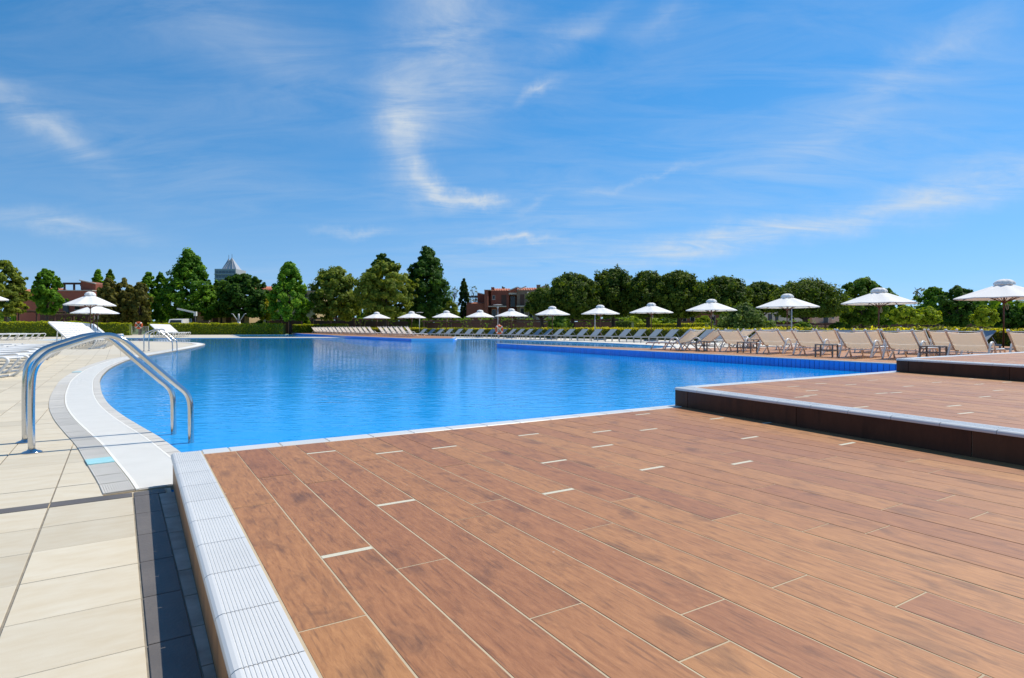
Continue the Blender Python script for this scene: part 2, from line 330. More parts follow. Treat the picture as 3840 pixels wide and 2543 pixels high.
def link(name, me, parent=None, loc=None, rz=None):
    o = bpy.data.objects.new(name, me); COL.objects.link(o)
    if parent is not None: o.parent = parent
    if loc is not None: o.location = loc
    if rz is not None: o.rotation_euler = (0, 0, rz)
    return o
def tag(o, label=None, cat=None, group=None, kind=None):
    if label: o['label'] = label
    if cat: o['category'] = cat
    if group: o['group'] = group
    if kind: o['kind'] = kind
    return o
def thing(name, label, cat, loc=(0,0,0), rz=0.0, group=None):
    o = link(name, None, None, loc, rz); o.empty_display_size = 0.2
    return tag(o, label, cat, group)
def copy_tree(o, parent=None):
    c = o.copy(); COL.objects.link(c); c.parent = parent
    for ch in o.children: copy_tree(ch, c)
    return c
def slab(name, poly, z0, z1, mtop, mside, label, cat=None, kind='structure'):
    bm = bmesh.new()
    vs = [bm.verts.new((x, y, z1)) for x, y in poly]; f = bm.faces.new(vs)
    if f.normal.z < 0: f.normal_flip()
    bm.normal_update()
    if f.normal.z < 0: f.normal_flip()
    r = bmesh.ops.extrude_face_region(bm, geom=[f])
    bmesh.ops.translate(bm, vec=(0,0,z0-z1), verts=[e for e in r['geom'] if isinstance(e, bmesh.types.BMVert)])
    bmesh.ops.recalc_face_normals(bm, faces=bm.faces)
    for fc in bm.faces: fc.material_index = 0 if abs(fc.normal.z) > 0.5 else 1
    bmesh.ops.triangulate(bm, faces=[fc for fc in bm.faces if len(fc.verts) > 4])
    me = bpy.data.meshes.new(name); bm.to_mesh(me); bm.free(); me.materials.append(mtop); me.materials.append(mside)
    return tag(link(name, me), label, cat, None, kind)
def clip(poly, p, n):
    """keep the side of the line through p where (x-p).n <= 0"""
    out = []; N = len(poly)
    for i in range(N):
        a, b = poly[i], poly[(i+1) % N]
        da = (a[0]-p[0])*n[0]+(a[1]-p[1])*n[1]; db = (b[0]-p[0])*n[0]+(b[1]-p[1])*n[1]
        if da <= 0: out.append(a)
        if da*db < 0: t = da/(da-db); out.append((a[0]+(b[0]-a[0])*t, a[1]+(b[1]-a[1])*t))
    return out
def area(p): return 0.5*sum(p[i][0]*p[(i+1)%len(p)][1]-p[(i+1)%len(p)][0]*p[i][1] for i in range(len(p)))
def catmull(P, n):
    out = []
    for i in range(len(P)-1):
        p0 = P[max(i-1,0)]; p1 = P[i]; p2 = P[i+1]; p3 = P[min(i+2, len(P)-1)]
        for k in range(n):
            t = k/n
            out.append(tuple(0.5*(2*p1[j]+(p2[j]-p0[j])*t+(2*p0[j]-5*p1[j]+4*p2[j]-p3[j])*t*t+(3*p1[j]-p0[j]-3*p2[j]+p3[j])*t**3) for j in range(len(p1))))
    out.append(tuple(P[-1])); return out
def resample(P, step):
    d = [0.0]
    for i in range(1, len(P)): d.append(d[-1]+math.hypot(P[i][0]-P[i-1][0], P[i][1]-P[i-1][1]))
    n = max(1, int(round(d[-1]/step))); out = []; j = 0
    for k in range(n+1):
        t = d[-1]*k/n
        while j < len(d)-2 and d[j+1] < t: j += 1
        w = (t-d[j])/max(1e-9, d[j+1]-d[j]); out.append((P[j][0]+(P[j+1][0]-P[j][0])*w, P[j][1]+(P[j+1][1]-P[j][1])*w))
    return out
def offset(P, d):
    """offset to the left of travel"""
    out = []
    for i in range(len(P)):
        a = P[max(i-1,0)]; b = P[min(i+1,len(P)-1)]; tx, ty = b[0]-a[0], b[1]-a[1]; l = math.hypot(tx, ty)
        out.append((P[i][0]-ty/l*d, P[i][1]+tx/l*d))
    return out
ORD = ['first','second','third','fourth','fifth','sixth','seventh','eighth','ninth','tenth','eleventh','twelfth','thirteenth',
 'fourteenth','fifteenth','sixteenth','seventeenth','eighteenth','nineteenth','twentieth','twenty-first','twenty-second','twenty-third',
 'twenty-fourth','twenty-fifth','twenty-sixth','twenty-seventh','twenty-eighth','twenty-ninth','thirtieth','thirty-first','thirty-second',
 'thirty-third','thirty-fourth','thirty-fifth']
def ray(px, d): return ((px-1920)/FPX*d, d)      # a place seen at column px, d metres in front of the camera
def hgt(py, d): return 0.90 + (HOR-py)/FPX*d     # its height when seen at row py

# ------------------------------------------------------------------ setting: ground, pool, pavement, decks
A1 = R(31.9)
def frame(a): return (math.cos(a), math.sin(a)), (-math.sin(a), math.cos(a))
U, V = frame(A1); O1 = (-1.947, 3.450)
def uvw(u, v): return (O1[0]+U[0]*u+V[0]*v, O1[1]+U[1]*u+V[1]*v)
def to_uv(x, y): dx, dy = x-O1[0], y-O1[1]; return dx*U[0]+dy*U[1], dx*V[0]+dy*V[1]
def in_view(x, y, m=1.6):
    """inside the camera's field on the ground, with a margin of about m metres"""
    return y > 0.2 and abs(x) < 0.85*y + m*1.3

# one ground sheet with a rectangular opening for the pool
gx = [-3000, -40, 14, 3000]; gy = [-3000, 2.2, 83, 3000]
gm = MB()
for i in range(3):
    for j in range(3):
        if i == 1 and j == 1: continue
        gm.add([(gx[i],gy[j],-0.05),(gx[i+1],gy[j],-0.05),(gx[i+1],gy[j+1],-0.05),(gx[i],gy[j+1],-0.05)], [(0,1,2,3)])
tag(gm.build('ground', M_GRASS), 'flat green lawn reaching to the horizon', None, None, 'structure')
pf = MB().add([(-40,2.2,-1.5),(14,2.2,-1.5),(14,83,-1.5),(-40,83,-1.5)], [(0,1,2,3)])
tag(pf.build('pool_floor', M_FLOOR), 'pale blue mosaic floor under the water', None, None, 'structure')
wm = MB().add([(-40,2.2,-0.028),(14,2.2,-0.028),(14,83,-0.028),(-40,83,-0.028)], [(0,1,2,3)])
tag(wm.build('pool_water', M_WATER), 'rippled bright blue water of the swimming pool', None, None, 'structure')

# --- edge curve of the pool on the left, from the wooden step to the far tip and back
CP = [uvw(.245,-.3), uvw(.21,.15), (-2.45,4.41), (-2.92,4.97), (-3.45,5.56), (-4.10,6.30), (-4.82,7.18), (-5.60,8.22), (-6.42,9.38), (-7.20,10.52),
      (-8.10,11.95), (-9.15,13.74), (-10.23,15.80), (-11.08,17.55), (-12.00,20.0), (-12.95,22.8), (-13.95,25.7), (-15.15,29.0), (-16.35,32.0),
      (-17.7,34.6), (-20,37.6), (-24,40.6), (-29,43), (-36,45)]
CURVE = catmull(CP, 10)
i0 = next(i for i, p in enumerate(CURVE) if to_uv(*p)[1] > -0.03)
EDGE = CURVE[i0:]
CA = np.array(EDGE); CT = np.gradient(CA, axis=0); CT /= np.linalg.norm(CT, axis=1)[:,None]
CN = np.stack([-CT[:,1], CT[:,0]], 1)        # towards the land
def curve_near(x, y):
    i = int(np.argmin(((CA-np.array((x,y)))**2).sum(1))); return CA[i], CN[i], float(((x,y)-CA[i])@CN[i])

land = offset(EDGE, 0.47)
pave_poly = [uvw(-.016,-.20)] + [uvw(-.016,-.03)] + land + [(-36,53.5),(-29.1,53.5),(-15.3,55.4),(-18.6,60.8),(-27.5,60.2),(-36.5,78),(-30.0,79.6),(-30.8,86),(-80,86),(-80,-7),uvw(-.016,-7.5)]
PAVE = slab('pavement', pave_poly, -1.6, -0.010, M_BEIGE2, M_LBLUE, 'beige stone pavement along the left side of the pool')

# --- beige tiles of the pavement, grid turned a little against the wooden deck
AP = R(33.15); UP, VP = frame(AP); OP = uvw(-.195,-.175); PT = 0.36
def pw_(s, t): return (OP[0]+UP[0]*s+VP[0]*t, OP[1]+UP[1]*s+VP[1]*t)
def p_loc(x, y): dx, dy = x-OP[0], y-OP[1]; return dx*UP[0]+dy*UP[1], dx*VP[0]+dy*VP[1]
tiles = []                                    # (distance, polygon in world, is_cut)
for i in range(-130, 4):
    for j in range(-16, 190):
        s0 = i*PT; t0 = j*PT + (0.10 if j >= 0 else 0.0)
        if j < 0 and i >= 0: continue
        c = pw_(s0+PT/2, t0+PT/2)
        if c[1] < -1.0 or abs(c[0]) > 0.85*max(c[1],0)+6.5 or c[1] > 52: continue
        gap_u, gap_v = 0.0042, (0.0022 if j % 9 else 0.009)
        poly = [pw_(s0+gap_u, t0+gap_v), pw_(s0+PT-gap_u, t0+gap_v), pw_(s0+PT-gap_u, t0+PT-gap_v), pw_(s0+gap_u, t0+PT-gap_v)]
        cell = [pw_(s0, t0), pw_(s0+PT, t0), pw_(s0+PT, t0+PT), pw_(s0, t0+PT)]
        cut = False
        if j >= 0:
            q, n, d = curve_near(*c)
            if d < 0.515-0.36: continue
            if d < 1.0:
                pc = clip(poly, (q[0]+n[0]*0.565, q[1]+n[1]*0.565), (-n[0], -n[1]))
                if len(pc) < 3 or abs(area(pc)) < 4e-4: continue
                cell = clip(cell, (q[0]+n[0]*0.565, q[1]+n[1]*0.565), (-n[0], -n[1]))
                cut = len(pc) != 4 or abs(abs(area(pc))-abs(area(poly))) > 1e-5; poly = pc
        if c[1] > 45 + 0.3*(c[0]+36) and c[0] > -36: continue
        tiles.append((math.hypot(*c), poly, cut, c, j, cell))
tiles.sort(key=lambda t: (not in_view(t[3][0], t[3][1], 0.3), t[0]))      # the 300 nearest in view are single pieces
tile_me = {}
bed = MB(); far = MB()
for k, (d, poly, cut, c, j, cell) in enumerate(tiles):
    jw = 0.008
    cx = sum(p[0] for p in poly)/len(poly); cy = sum(p[1] for p in poly)/len(poly)
    bed.add([(p[0], p[1], -0.0045) for p in cell], [tuple(range(len(cell)))])
    if k < 300:
        if cut:
            o = MB().prism([(p[0]-cx, p[1]-cy) for p in poly], -0.004, 0.0).build('stone_tile', M_BEIGE, PAVE, loc=(cx, cy, 0))
        else:
            key = round((0.0022 if j % 9 else 0.009), 4)
            if key not in tile_me:
                h = PT/2; tile_me[key] = MB().bev(-h+0.0042, h-0.0042, -h+key, h-key, -0.004, 0.0, 0.0012).mesh('stone_tile', M_BEIGE)
            link('stone_tile', tile_me[key], PAVE, (c[0], c[1], rnd.uniform(-0.0005, 0.0006)), AP + rnd.choice((0, math.pi)))
    else:
        far.prism(poly, -0.004, 0.0)
bed.build('joint_bed', M_JOINT, PAVE)
tag(far.build('far_stone_tiles', M_BEIGE2, PAVE), 'more of the same beige tiles further off', kind='stuff')

# --- dark strip across the pavement, dark border and channel along the wooden step
sm = {}
for i in range(-7, 1):
    w = 0.36 if i < 0 else 0.155
    x0 = i*0.36
    o = MB().bev(0.004, w-0.004, 0.004, 0.096, -0.004, 0.0012, 0.001).build('dark_strip_tile', M_DARK, PAVE, loc=(*pw_(x0, 0), 0), rz=AP)
MB().add([(*pw_(-3.2,0),-0.0042),(*pw_(0.16,0),-0.0042),(*pw_(0.16,0.1),-0.0042),(*pw_(-3.2,0.1),-0.0042)],[(0,1,2,3)]).build('strip_bed', M_GROUT, PAVE)
dk = MB().bev(0.004, 0.114, 0.003, 0.357, -0.004, 0.001, 0.0012).mesh('dark_border_tile', M_DARK)
for j in range(1, 17): link('dark_border_tile', dk, PAVE, (*pw_(0, -0.36*j), 0), AP)
for j in range(0, 23):
    poly = [pw_(0.119,-0.25*(j+1)+.003), pw_(0.26,-0.25*(j+1)+.003), pw_(0.26,-0.25*j-.003), pw_(0.119,-0.25*j-.003)]
    poly = clip(poly, uvw(-.004, 0), U)
    if len(poly) < 3: continue
    cx, cy = poly[0]
    MB().prism([(p[0]-cx, p[1]-cy) for p in poly], -0.012, 0.0-rnd.uniform(0,.002)).build('channel_tile', M_CURB, PAVE, loc=(cx, cy, 0))
MB().add([(*pw_(-.004,-6),-0.0046),(*pw_(0.2,-6),-0.0046),(*pw_(0.165,0),-0.0046),(*pw_(-.004,0),-0.0046)],[(0,1,2,3)]).build('border_bed', M_JOINT, PAVE)

# --- pool edge: inner grey tiles, white overflow grille over its gutter, ribbed outer band
POOLEDGE = thing('pool_edge', 'curved overflow edge of the pool with a white grille between grey tiles', 'pool edge'); POOLEDGE['kind'] = 'structure'
del POOLEDGE['category']
def strip_tiles(name, d0, d1, step, z, m, gap=0.004, limit=40):
    a = resample(EDGE, step); A = offset(a, d0); B = offset(a, d1); rest = MB()
    for i in range(len(a)-1):
        def lp(P, Q, t): return (P[0]+(Q[0]-P[0])*t, P[1]+(Q[1]-P[1])*t)
        g_ = gap/step
        poly = [lp(A[i],A[i+1],g_), lp(A[i],A[i+1],1-g_), lp(B[i],B[i+1],1-g_), lp(B[i],B[i+1],g_)]
        cx = sum(p[0] for p in poly)/4; cy = sum(p[1] for p in poly)/4
        if math.hypot(cx, cy) < limit:
            mb = MB()
            if name == 'ribbed_band_tile' and math.hypot(cx, cy) < 12:
                nr = 13
                for r_ in range(nr):
                    w0, w1 = (r_+0.12)/nr, (r_+0.80)/nr
                    q4 = [lp(poly[0],poly[3],w0), lp(poly[1],poly[2],w0), lp(poly[1],poly[2],w1), lp(poly[0],poly[3],w1)]
                    mb.prism([(p[0]-cx,p[1]-cy) for p in q4], -0.004, 0.0025)
                mb.prism([(p[0]-cx,p[1]-cy) for p in poly], -0.006, 0.0)
            else: mb.prism([(p[0]-cx,p[1]-cy) for p in poly], -0.006, 0.0)
            mb.build(name, m, POOLEDGE, loc=(cx, cy, z + rnd.uniform(-.0006,.0006)))
        else: rest.prism(poly, z-0.006, z)
    if rest.v: tag(rest.build('far_'+name+'s', m, POOLEDGE), kind='stuff')
strip_tiles('inner_edge_tile', 0.002, 0.088, 0.17, 0.0035, M_BAND)
strip_tiles('ribbed_band_tile', 0.414, 0.562, 0.25, 0.0045, M_BAND)
def ribbon(name, d0, d1, z, m, step=0.3, thick=0.02):
    a = resample(EDGE, step); A = offset(a, d0); B = offset(a, d1); mb = MB(); n = len(a)
    vs = []
    for p, q in zip(A, B): vs += [(*p, z), (*q, z), (*p, z-thick), (*q, z-thick)]
    fs = []
    for i in range(n-1):
        k = 4*i; fs += [(k,k+4,k+5,k+1), (k+2,k,k+1,k+3) if i == 0 else (k,k+2,k+6,k+4), (k+1,k+5,k+7,k+3), (k,k+2,k+6,k+4)]
    mb.add(vs, fs); return mb.build(name, m, POOLEDGE)
ribbon('edge_bedding', -0.002, 0.585, -0.0025, M_GROUT, thick=0.05)
ribbon('gutter', 0.100, 0.398, -0.0012, M_BAND, thick=0.001)
ribbon('waterline_mosaic', -0.060, -0.004, -0.034, M_DBLUE, thick=1.45)
ribbon('grille_frame', 0.091, 0.105, 0.0060, M_GRILLE, thick=0.008)
ribbon('grille_frame', 0.392, 0.409, 0.0060, M_GRILLE, thick=0.008)
gb = MB(); ea = resample(EDGE, 0.028); e0 = offset(ea, 0.103); e1 = offset(ea, 0.394)
for i in range(len(ea)-1):
    if math.hypot(*ea[i]) > 30: break
    t = 0.70
    q = [e0[i], (e0[i][0]+(e0[i+1][0]-e0[i][0])*t, e0[i][1]+(e0[i+1][1]-e0[i][1])*t), (e1[i][0]+(e1[i+1][0]-e1[i][0])*t, e1[i][1]+(e1[i+1][1]-e1[i][1])*t), e1[i]]
    gb.prism(q, -0.0010, 0.0052)
tag(gb.build('grille_bars', M_GRILLE, POOLEDGE), 'narrow white bars of the overflow grille', kind='stuff')
gfar = [i for i in range(len(ea)) if math.hypot(*ea[i]) > 29.5][::12]
fs_ = MB(); vs = []
for i in gfar: vs += [(*e0[i], 0.005), (*e1[i], 0.005)]
fs_.add(vs, [(2*k, 2*k+2, 2*k+3, 2*k+1) for k in range(len(gfar)-1)]).build('far_grille', M_GRILLE, POOLEDGE)
for (x, y, lab) in ((-2.70, 4.06, 'pale teal marker tile on the grey band beside the near handrail'), (-8.95, 12.15, 'pale teal marker tile on the band in the bend further off')):
    q, n, d = curve_near(x, y); c = (q[0]+n[0]*0.488, q[1]+n[1]*0.488); a = math.atan2(n[1], n[0])
    o = MB().bev(-0.074, 0.074, -0.095, 0.095, 0.0, 0.0055, 0.001).build('marker_tile', M_TEAL, None, loc=(c[0], c[1], 0.0065), rz=a)
    tag(o, lab, 'marker tile', 'teal marker tiles on the pool edge')

# --- wooden tiers in the foreground
PW, PL = 0.1675, 1.147
nose_cache = {}
def nose_mesh():
    if 'n' in nose_cache: return nose_cache['n']
    prof = [(-0.012,-0.022),(-0.0125,-0.014),(-0.010,-0.006),(-0.003,-0.0005),(0.006,0.002)]
    x = 0.012
    while x < 0.132:
        prof += [(x,0.002),(x+0.0010,0.0004),(x+0.0026,0.0004),(x+0.0036,0.002)]; x += 0.0093
    prof += [(0.140,0.002),(0.140,-0.012),(0.0,-0.022)]
    L = 0.2832; n = len(prof)
    vs = [(p[0], 0, p[1]) for p in prof] + [(p[0], L, p[1]) for p in prof]
    fs = [(i, i+1, n+i+1, n+i) for i in range(n-1)] + [tuple(range(n)), tuple(reversed(range(n, 2*n)))] + [(n-1, 0, n, 2*n-1)]
    mb = MB().add(vs, fs)
    me = mb.mesh('nosing_tile', M_NOSE); nose_cache['n'] = me; return me
cop_me = MB().bev(0.002, 0.2852, -0.115, 0.012, -0.012, 0.0025, 0.004).mesh('coping_tile', M_NOSE)
plank_cache = {}
def plank(poly, zt, parent, ang, L, base):
    """poly in world; L is given for an uncut plank"""
    cx = sum(p[0] for p in poly)/len(poly); cy = sum(p[1] for p in poly)/len(poly)
    if L is not None:
        key = round(L, 3)
        if key not in plank_cache:
            plank_cache[key] = MB().bev(-PW/2+.0028, PW/2-.0028, -L/2, L/2, -0.0025, 0, 0.0007).mesh('plank', M_PLANK)
        me = plank_cache[key]
    else:
        c, s = math.cos(-ang), math.sin(-ang)
        me = MB().prism([((p[0]-cx)*c-(p[1]-cy)*s, (p[0]-cx)*s+(p[1]-cy)*c) for p in poly], -0.0025, 0).mesh('plank', M_PLANK)
    o = link('plank', me, parent, (cx, cy, zt + rnd.uniform(-.0004,.0004)), ang); return o
JOINTS1 = {0:[(-1.34,0),(-2.49,0)],1:[(-.875,0),(-2.045,1)],2:[(-1.103,0),(-2.258,0)],3:[(-.415,1),(-1.605,1),(-2.724,0)],4:[(-.772,0),(-1.944,0),(-3.055,0)],
 5:[(-.628,1),(-1.79,0),(-2.907,0)],6:[(-1.13,0),(-2.277,0)],7:[(-.66,1),(-1.82,1),(-2.93,0)],8:[(-.918,0),(-2.067,0),(-3.17,0)],9:[(-1.325,1),(-2.447,0)],
 10:[(-.44,0),(-1.57,0),(-2.70,0)],11:[(-.57,1),(-1.72,1),(-2.83,0)],12:[(-1.135,1),(-2.25,0)],13:[(-1.54,0),(-2.716,0)],14:[(-.735,1),(-1.88,1),(-2.95,0)],15:[(-.5,0),(-1.675,0),(-2.77,0)],
 16:[(-.848,1),(-1.977,0)],17:[(-.92,0),(-2.06,0)],18:[(-1.43,1),(-2.52,0)],19:[(-.27,1),(-1.2,0),(-2.335,0)],20:[(-1.885,1),(-2.9,0)],21:[(-.755,1),(-1.7,0),(-2.42,0)]}
TIERS = []
def tier(ang, C, zb, zt, ncols, vmin, joints, label, hide_line=None, left_len=7.0):
    uk, vk = frame(ang)
    def lw(a, b): return (C[0]+uk[0]*a+vk[0]*b, C[1]+uk[1]*a+vk[1]*b)
    # body: pool side follows the straight pool edge (v = 0 line of the first tier)
    W_ = 9.5
    e = (C[0]+U[0]*W_, C[1]+U[1]*W_)
    back = lw(0.004, vmin); e2 = (back[0]+U[0]*(W_+2), back[1]+U[1]*(W_+2))
    c0 = (C[0]+U[0]*0.006-V[0]*0.006, C[1]+U[1]*0.006-V[1]*0.006); e0_ = (e[0]-V[0]*.006, e[1]-V[1]*.006)
    D = slab('deck', [c0, back, e2, e0_], zb, zt-0.0013, M_GROUT, M_GROUT, label)
    TIERS.append(D)
    # planks
    PE = (C[0]-V[0]*0.122, C[1]-V[1]*0.122)
    for c in range(ncols):
        u0 = 0.146 + c*PW
        if c in joints: J = list(joints[c])
        else:
            j0 = -rnd.uniform(0.25, 1.25); J = [(j0 - k*PL, 1 if rnd.random() < 0.65 and j0-k*PL > vmin*0.55 else 0) for k in range(8)]
        while J[-1][0] > vmin: J.append((J[-1][0]-PL, 0))
        top = 0.9; prev_gap = 0.0
        for (vj, wide) in J:
            gp = 0.028 if wide else 0.005
            v1, v0 = top-prev_gap/2, vj+gp/2
            poly = [lw(u0+.0022, v0), lw(u0+PW-.0022, v0), lw(u0+PW-.0022, v1), lw(u0+.0022, v1)]
            a0 = area(poly); pc = clip(poly, PE, V)
            ok = len(pc) >= 3 and abs(area(pc)) > 1e-3
            if ok and hide_line: ok = any((p[0]-hide_line[0][0])*hide_line[1][0]+(p[1]-hide_line[0][1])*hide_line[1][1] < 0.02 for p in pc)
            if ok and any(in_view(p[0], p[1], 1.0) for p in pc):
                whole = abs(abs(area(pc))-abs(a0)) < 1e-5
                plank(pc, zt, D, ang, (v1-v0) if whole else None, None)
                if wide:
                    m_ = lw(u0+PW/2, vj)
                    if in_view(*m_, 1.0): MB().box(-PW/2+.003, PW/2-.003, -.012, .012, -0.0010, 0).build('joint_filler', M_GROUTW, D, loc=(m_[0], m_[1], zt-0.0006), rz=ang)
            top, prev_gap = vj, gp
    # ribbed white nosing along the front edge and brown riser panels below it
    nm = nose_mesh(); n = int(left_len/0.287)
    for k in range(n):
        p = lw(0.0, -0.002-0.287*(k+1))
        if in_view(*p, 1.2): link('nosing_tile', nm, D, (*p, zt), ang)
    pos = 0.0; k = 0
    while pos < left_len:
        L = 0.17 if k == 0 else PL
        p = lw(0.0, -pos-L)
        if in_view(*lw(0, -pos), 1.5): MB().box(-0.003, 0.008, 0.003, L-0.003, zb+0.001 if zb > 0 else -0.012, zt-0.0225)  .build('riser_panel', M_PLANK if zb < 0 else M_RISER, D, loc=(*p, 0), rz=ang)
        pos += L; k += 1
    # white coping along the pool
    for k in range(int(W_/0.287)):
        p = (C[0]+U[0]*(0.287*k+(0.146 if k == 0 else 0)), C[1]+U[1]*(0.287*k+(0.146 if k == 0 else 0)))
        if not in_view(p[0], p[1], 1.0): continue
        if hide_line and (p[0]-hide_line[0][0])*hide_line[1][0]+(p[1]-hide_line[0][1])*hide_line[1][1] > 0.35: continue
        if k == 0: MB().bev(0.0, 0.139, -0.115, 0.012, -0.012, 0.0027, 0.004).build('coping_tile', M_NOSE, D, loc=(*p, zt), rz=A1)
        else: link('coping_tile', cop_me, D, (p[0], p[1], zt), A1)
    return D
C2 = (1.514, 5.580); C3 = (4.833, 7.572)
A2, A3 = R(25.3), R(17.0)
u2 = frame(A2)[0]; u3 = frame(A3)[0]
tier(A1, O1, -1.5, 0.18, 30, -4.6, JOINTS1, 'lowest wood tile deck tier with white ribbed edge in the foreground', (C2, u2))
tier(A2, C2, 0.1765, 0.35, 24, -5.2, {}, 'middle wood tile deck tier one step up', (C3, u3))
tier(A3, C3, 0.3465, 0.515, 24, -5.5, {}, 'highest wood tile deck tier at the right edge')

# --- raised deck with the beige loungers on the right, blue tiled pool wall below it
TW0, TW1 = (-0.70, 28.20), (8.80, 10.20)
RTER = slab('raised_deck', [TW0, TW1, (9.2,10.0), (32,24), (32,30), (14,26), (9.6,22.6), (4.9,21.2)], -1.5, 0.178, M_PLANK, M_DBLUE, 'raised brown deck behind the blue tiled pool wall')
wl = math.hypot(TW1[0]-TW0[0], TW1[1]-TW0[1]); wa = math.atan2(TW1[1]-TW0[1], TW1[0]-TW0[0])
bt = MB().box(0.0060, 0.1140, -0.008, 0.004, -0.40, 0.160).mesh('blue_tile', M_BLUE)
for k in range(int(wl/0.12)):
    link('blue_tile', bt, RTER, (TW0[0]+math.cos(wa)*0.12*k, TW0[1]+math.sin(wa)*0.12*k, 0), wa)
for k in range(int(wl/0.60)):
    MB().bev(0.002, 0.598, -0.016, 0.075, 0.162, 0.1815, 0.003).build('edge_tile', M_NOSE, RTER, loc=(TW0[0]+math.cos(wa)*0.6*k, TW0[1]+math.sin(wa)*0.6*k, 0), rz=wa)
ba = math.atan2(21.2-TW0[1], 4.9-TW0[0])
MB().box(0, math.hypot(21.2-TW0[1], 4.9-TW0[0]), -0.06, 0.02, 0.162, 0.1822).build('edge_tile', M_NOSE, RTER, loc=(*TW0, 0), rz=ba)
WF = slab('terrace', [(4.95,21.25),(9.6,22.65),(14,26.05),(32,30.1),(32,40),(16,31),(9.2,29.5),(8.35,26.6),(7.0,24.4)], -1.5, 0.172, M_WHITEST, M_LBLUE, 'white stone terrace behind the raised deck')
# --- white stone deck of the grey loungers along the hedge
GDECK = slab('pool_deck', [(-4.1,45.0),(-4.6,49.9),(-3.4,50.3),(-1.5,48.7),(2.6,41.6),(5.6,36.2),(7.3,31.0),(8.1,28.2),(9.2,29.55),(16,31.05),(32,40),(60,20),(90,40),(60,95),(-30.5,95),(-30.3,86),(-20,66),(-13.2,53.5)], -1.5, 0.0, M_WHITEST, M_LBLUE, 'white stone deck under the row of grey loungers')
# --- peninsula with the second group of beige loungers
PEN = slab('raised_deck', [(-4.06,41.5),(-6.9,41.3),(-15.35,55.45),(-19.5,63),(-31,85),(-26,87),(-12,66),(-4.62,49.95)], -1.5, 0.178, M_PLANK, M_BLUE, 'brown deck peninsula of the far beige loungers')
def edge_run(P, z, par, w=0.10):
    for a, b in zip(P[:-1], P[1:]):
        L = math.hypot(b[0]-a[0], b[1]-a[1]); an = math.atan2(b[1]-a[1], b[0]-a[0])
        MB().box(0, L, -0.02, w, z-0.02, z+0.003).build('edge_tile', M_NOSE, par, loc=(*a, 0), rz=an)
edge_run([(-31,85),(-19.5,63),(-15.35,55.45),(-6.9,41.3),(-4.06,41.5),(-4.62,49.9)], 0.178, PEN, 0.12)
fa = math.atan2(0.2, 2.84)
for k in range(23): MB().box(0.003, 0.120, -0.010, 0.004, -0.40, 0.157).build('blue_tile', M_LBLUE, PEN, loc=(-6.9+math.cos(fa)*0.1235*k, 41.3+math.sin(fa)*0.1235*k, 0), rz=fa)
edge_run([(-36,53.5),(-29.1,53.5),(-15.3,55.4)], 0.003, PAVE, 0.35)
edge_run([(-36.5,78),(-30,79.6)], 0.003, PAVE, 0.5)
edge_run([(-27.5,60.2),(-36.5,78)], 0.003, PAVE, -0.35)
edge_run([(-3.4,50.3),(-1.5,48.7),(2.6,41.6),(5.6,36.2),(7.3,31.0),(8.1,28.2)], 0.003, GDECK, 0.35)
# ------------------------------------------------------------------ pool handrails
def handrail(loc, rz, sep, label, skew=-0.107):
    t = thing('handrail', label, 'handrail', loc, rz, 'steel pool handrails')
    prof = [(0,0.0),(0,.20),(.003,.42),(.010,.540),(.027,.614),(.060,.671),(.118,.727),(.21,.768),(.35,.820),(.425,.839),(.462,.843),(.498,.838),(.550,.816),(.600,.775),
            (.673,.699),(.80,.566),(.915,.449),(.972,.392),(1.003,.338),(1.015,.262),(1.016,.15),(1.016,0.0),(1.016,-0.5),(1.016,-1.0)]
    prof = catmull(prof, 3)
    for k in (0, 1):
        off = k*sep; xo = k*skew
        r_ = MB().tube([(p[0]+xo, off, p[1]) for p in prof], 0.0222, 14).build('rail_tube', M_STEEL, t)
        MB().lathe([(0.062,0.0),(0.062,0.004),(0.050,0.010),(0.030,0.016),(0.026,0.022)], 24).build('flange', M_STEEL, r_, loc=(xo, off, 0.001))
    for z in (-0.35, -0.62, -0.88): MB().box(0.985, 1.05, 0, sep, z-.012, z+.012).build('step_tread', M_STEEL, t)
    return t
handrail((-3.466,4.334,0.001), R(31.1), 0.52, 'large polished steel handrail in the left foreground entering the water')
handrail((-14.15,23.15,0.001), R(10), 0.46, 'small steel handrail further along the curved left edge', 0.0)

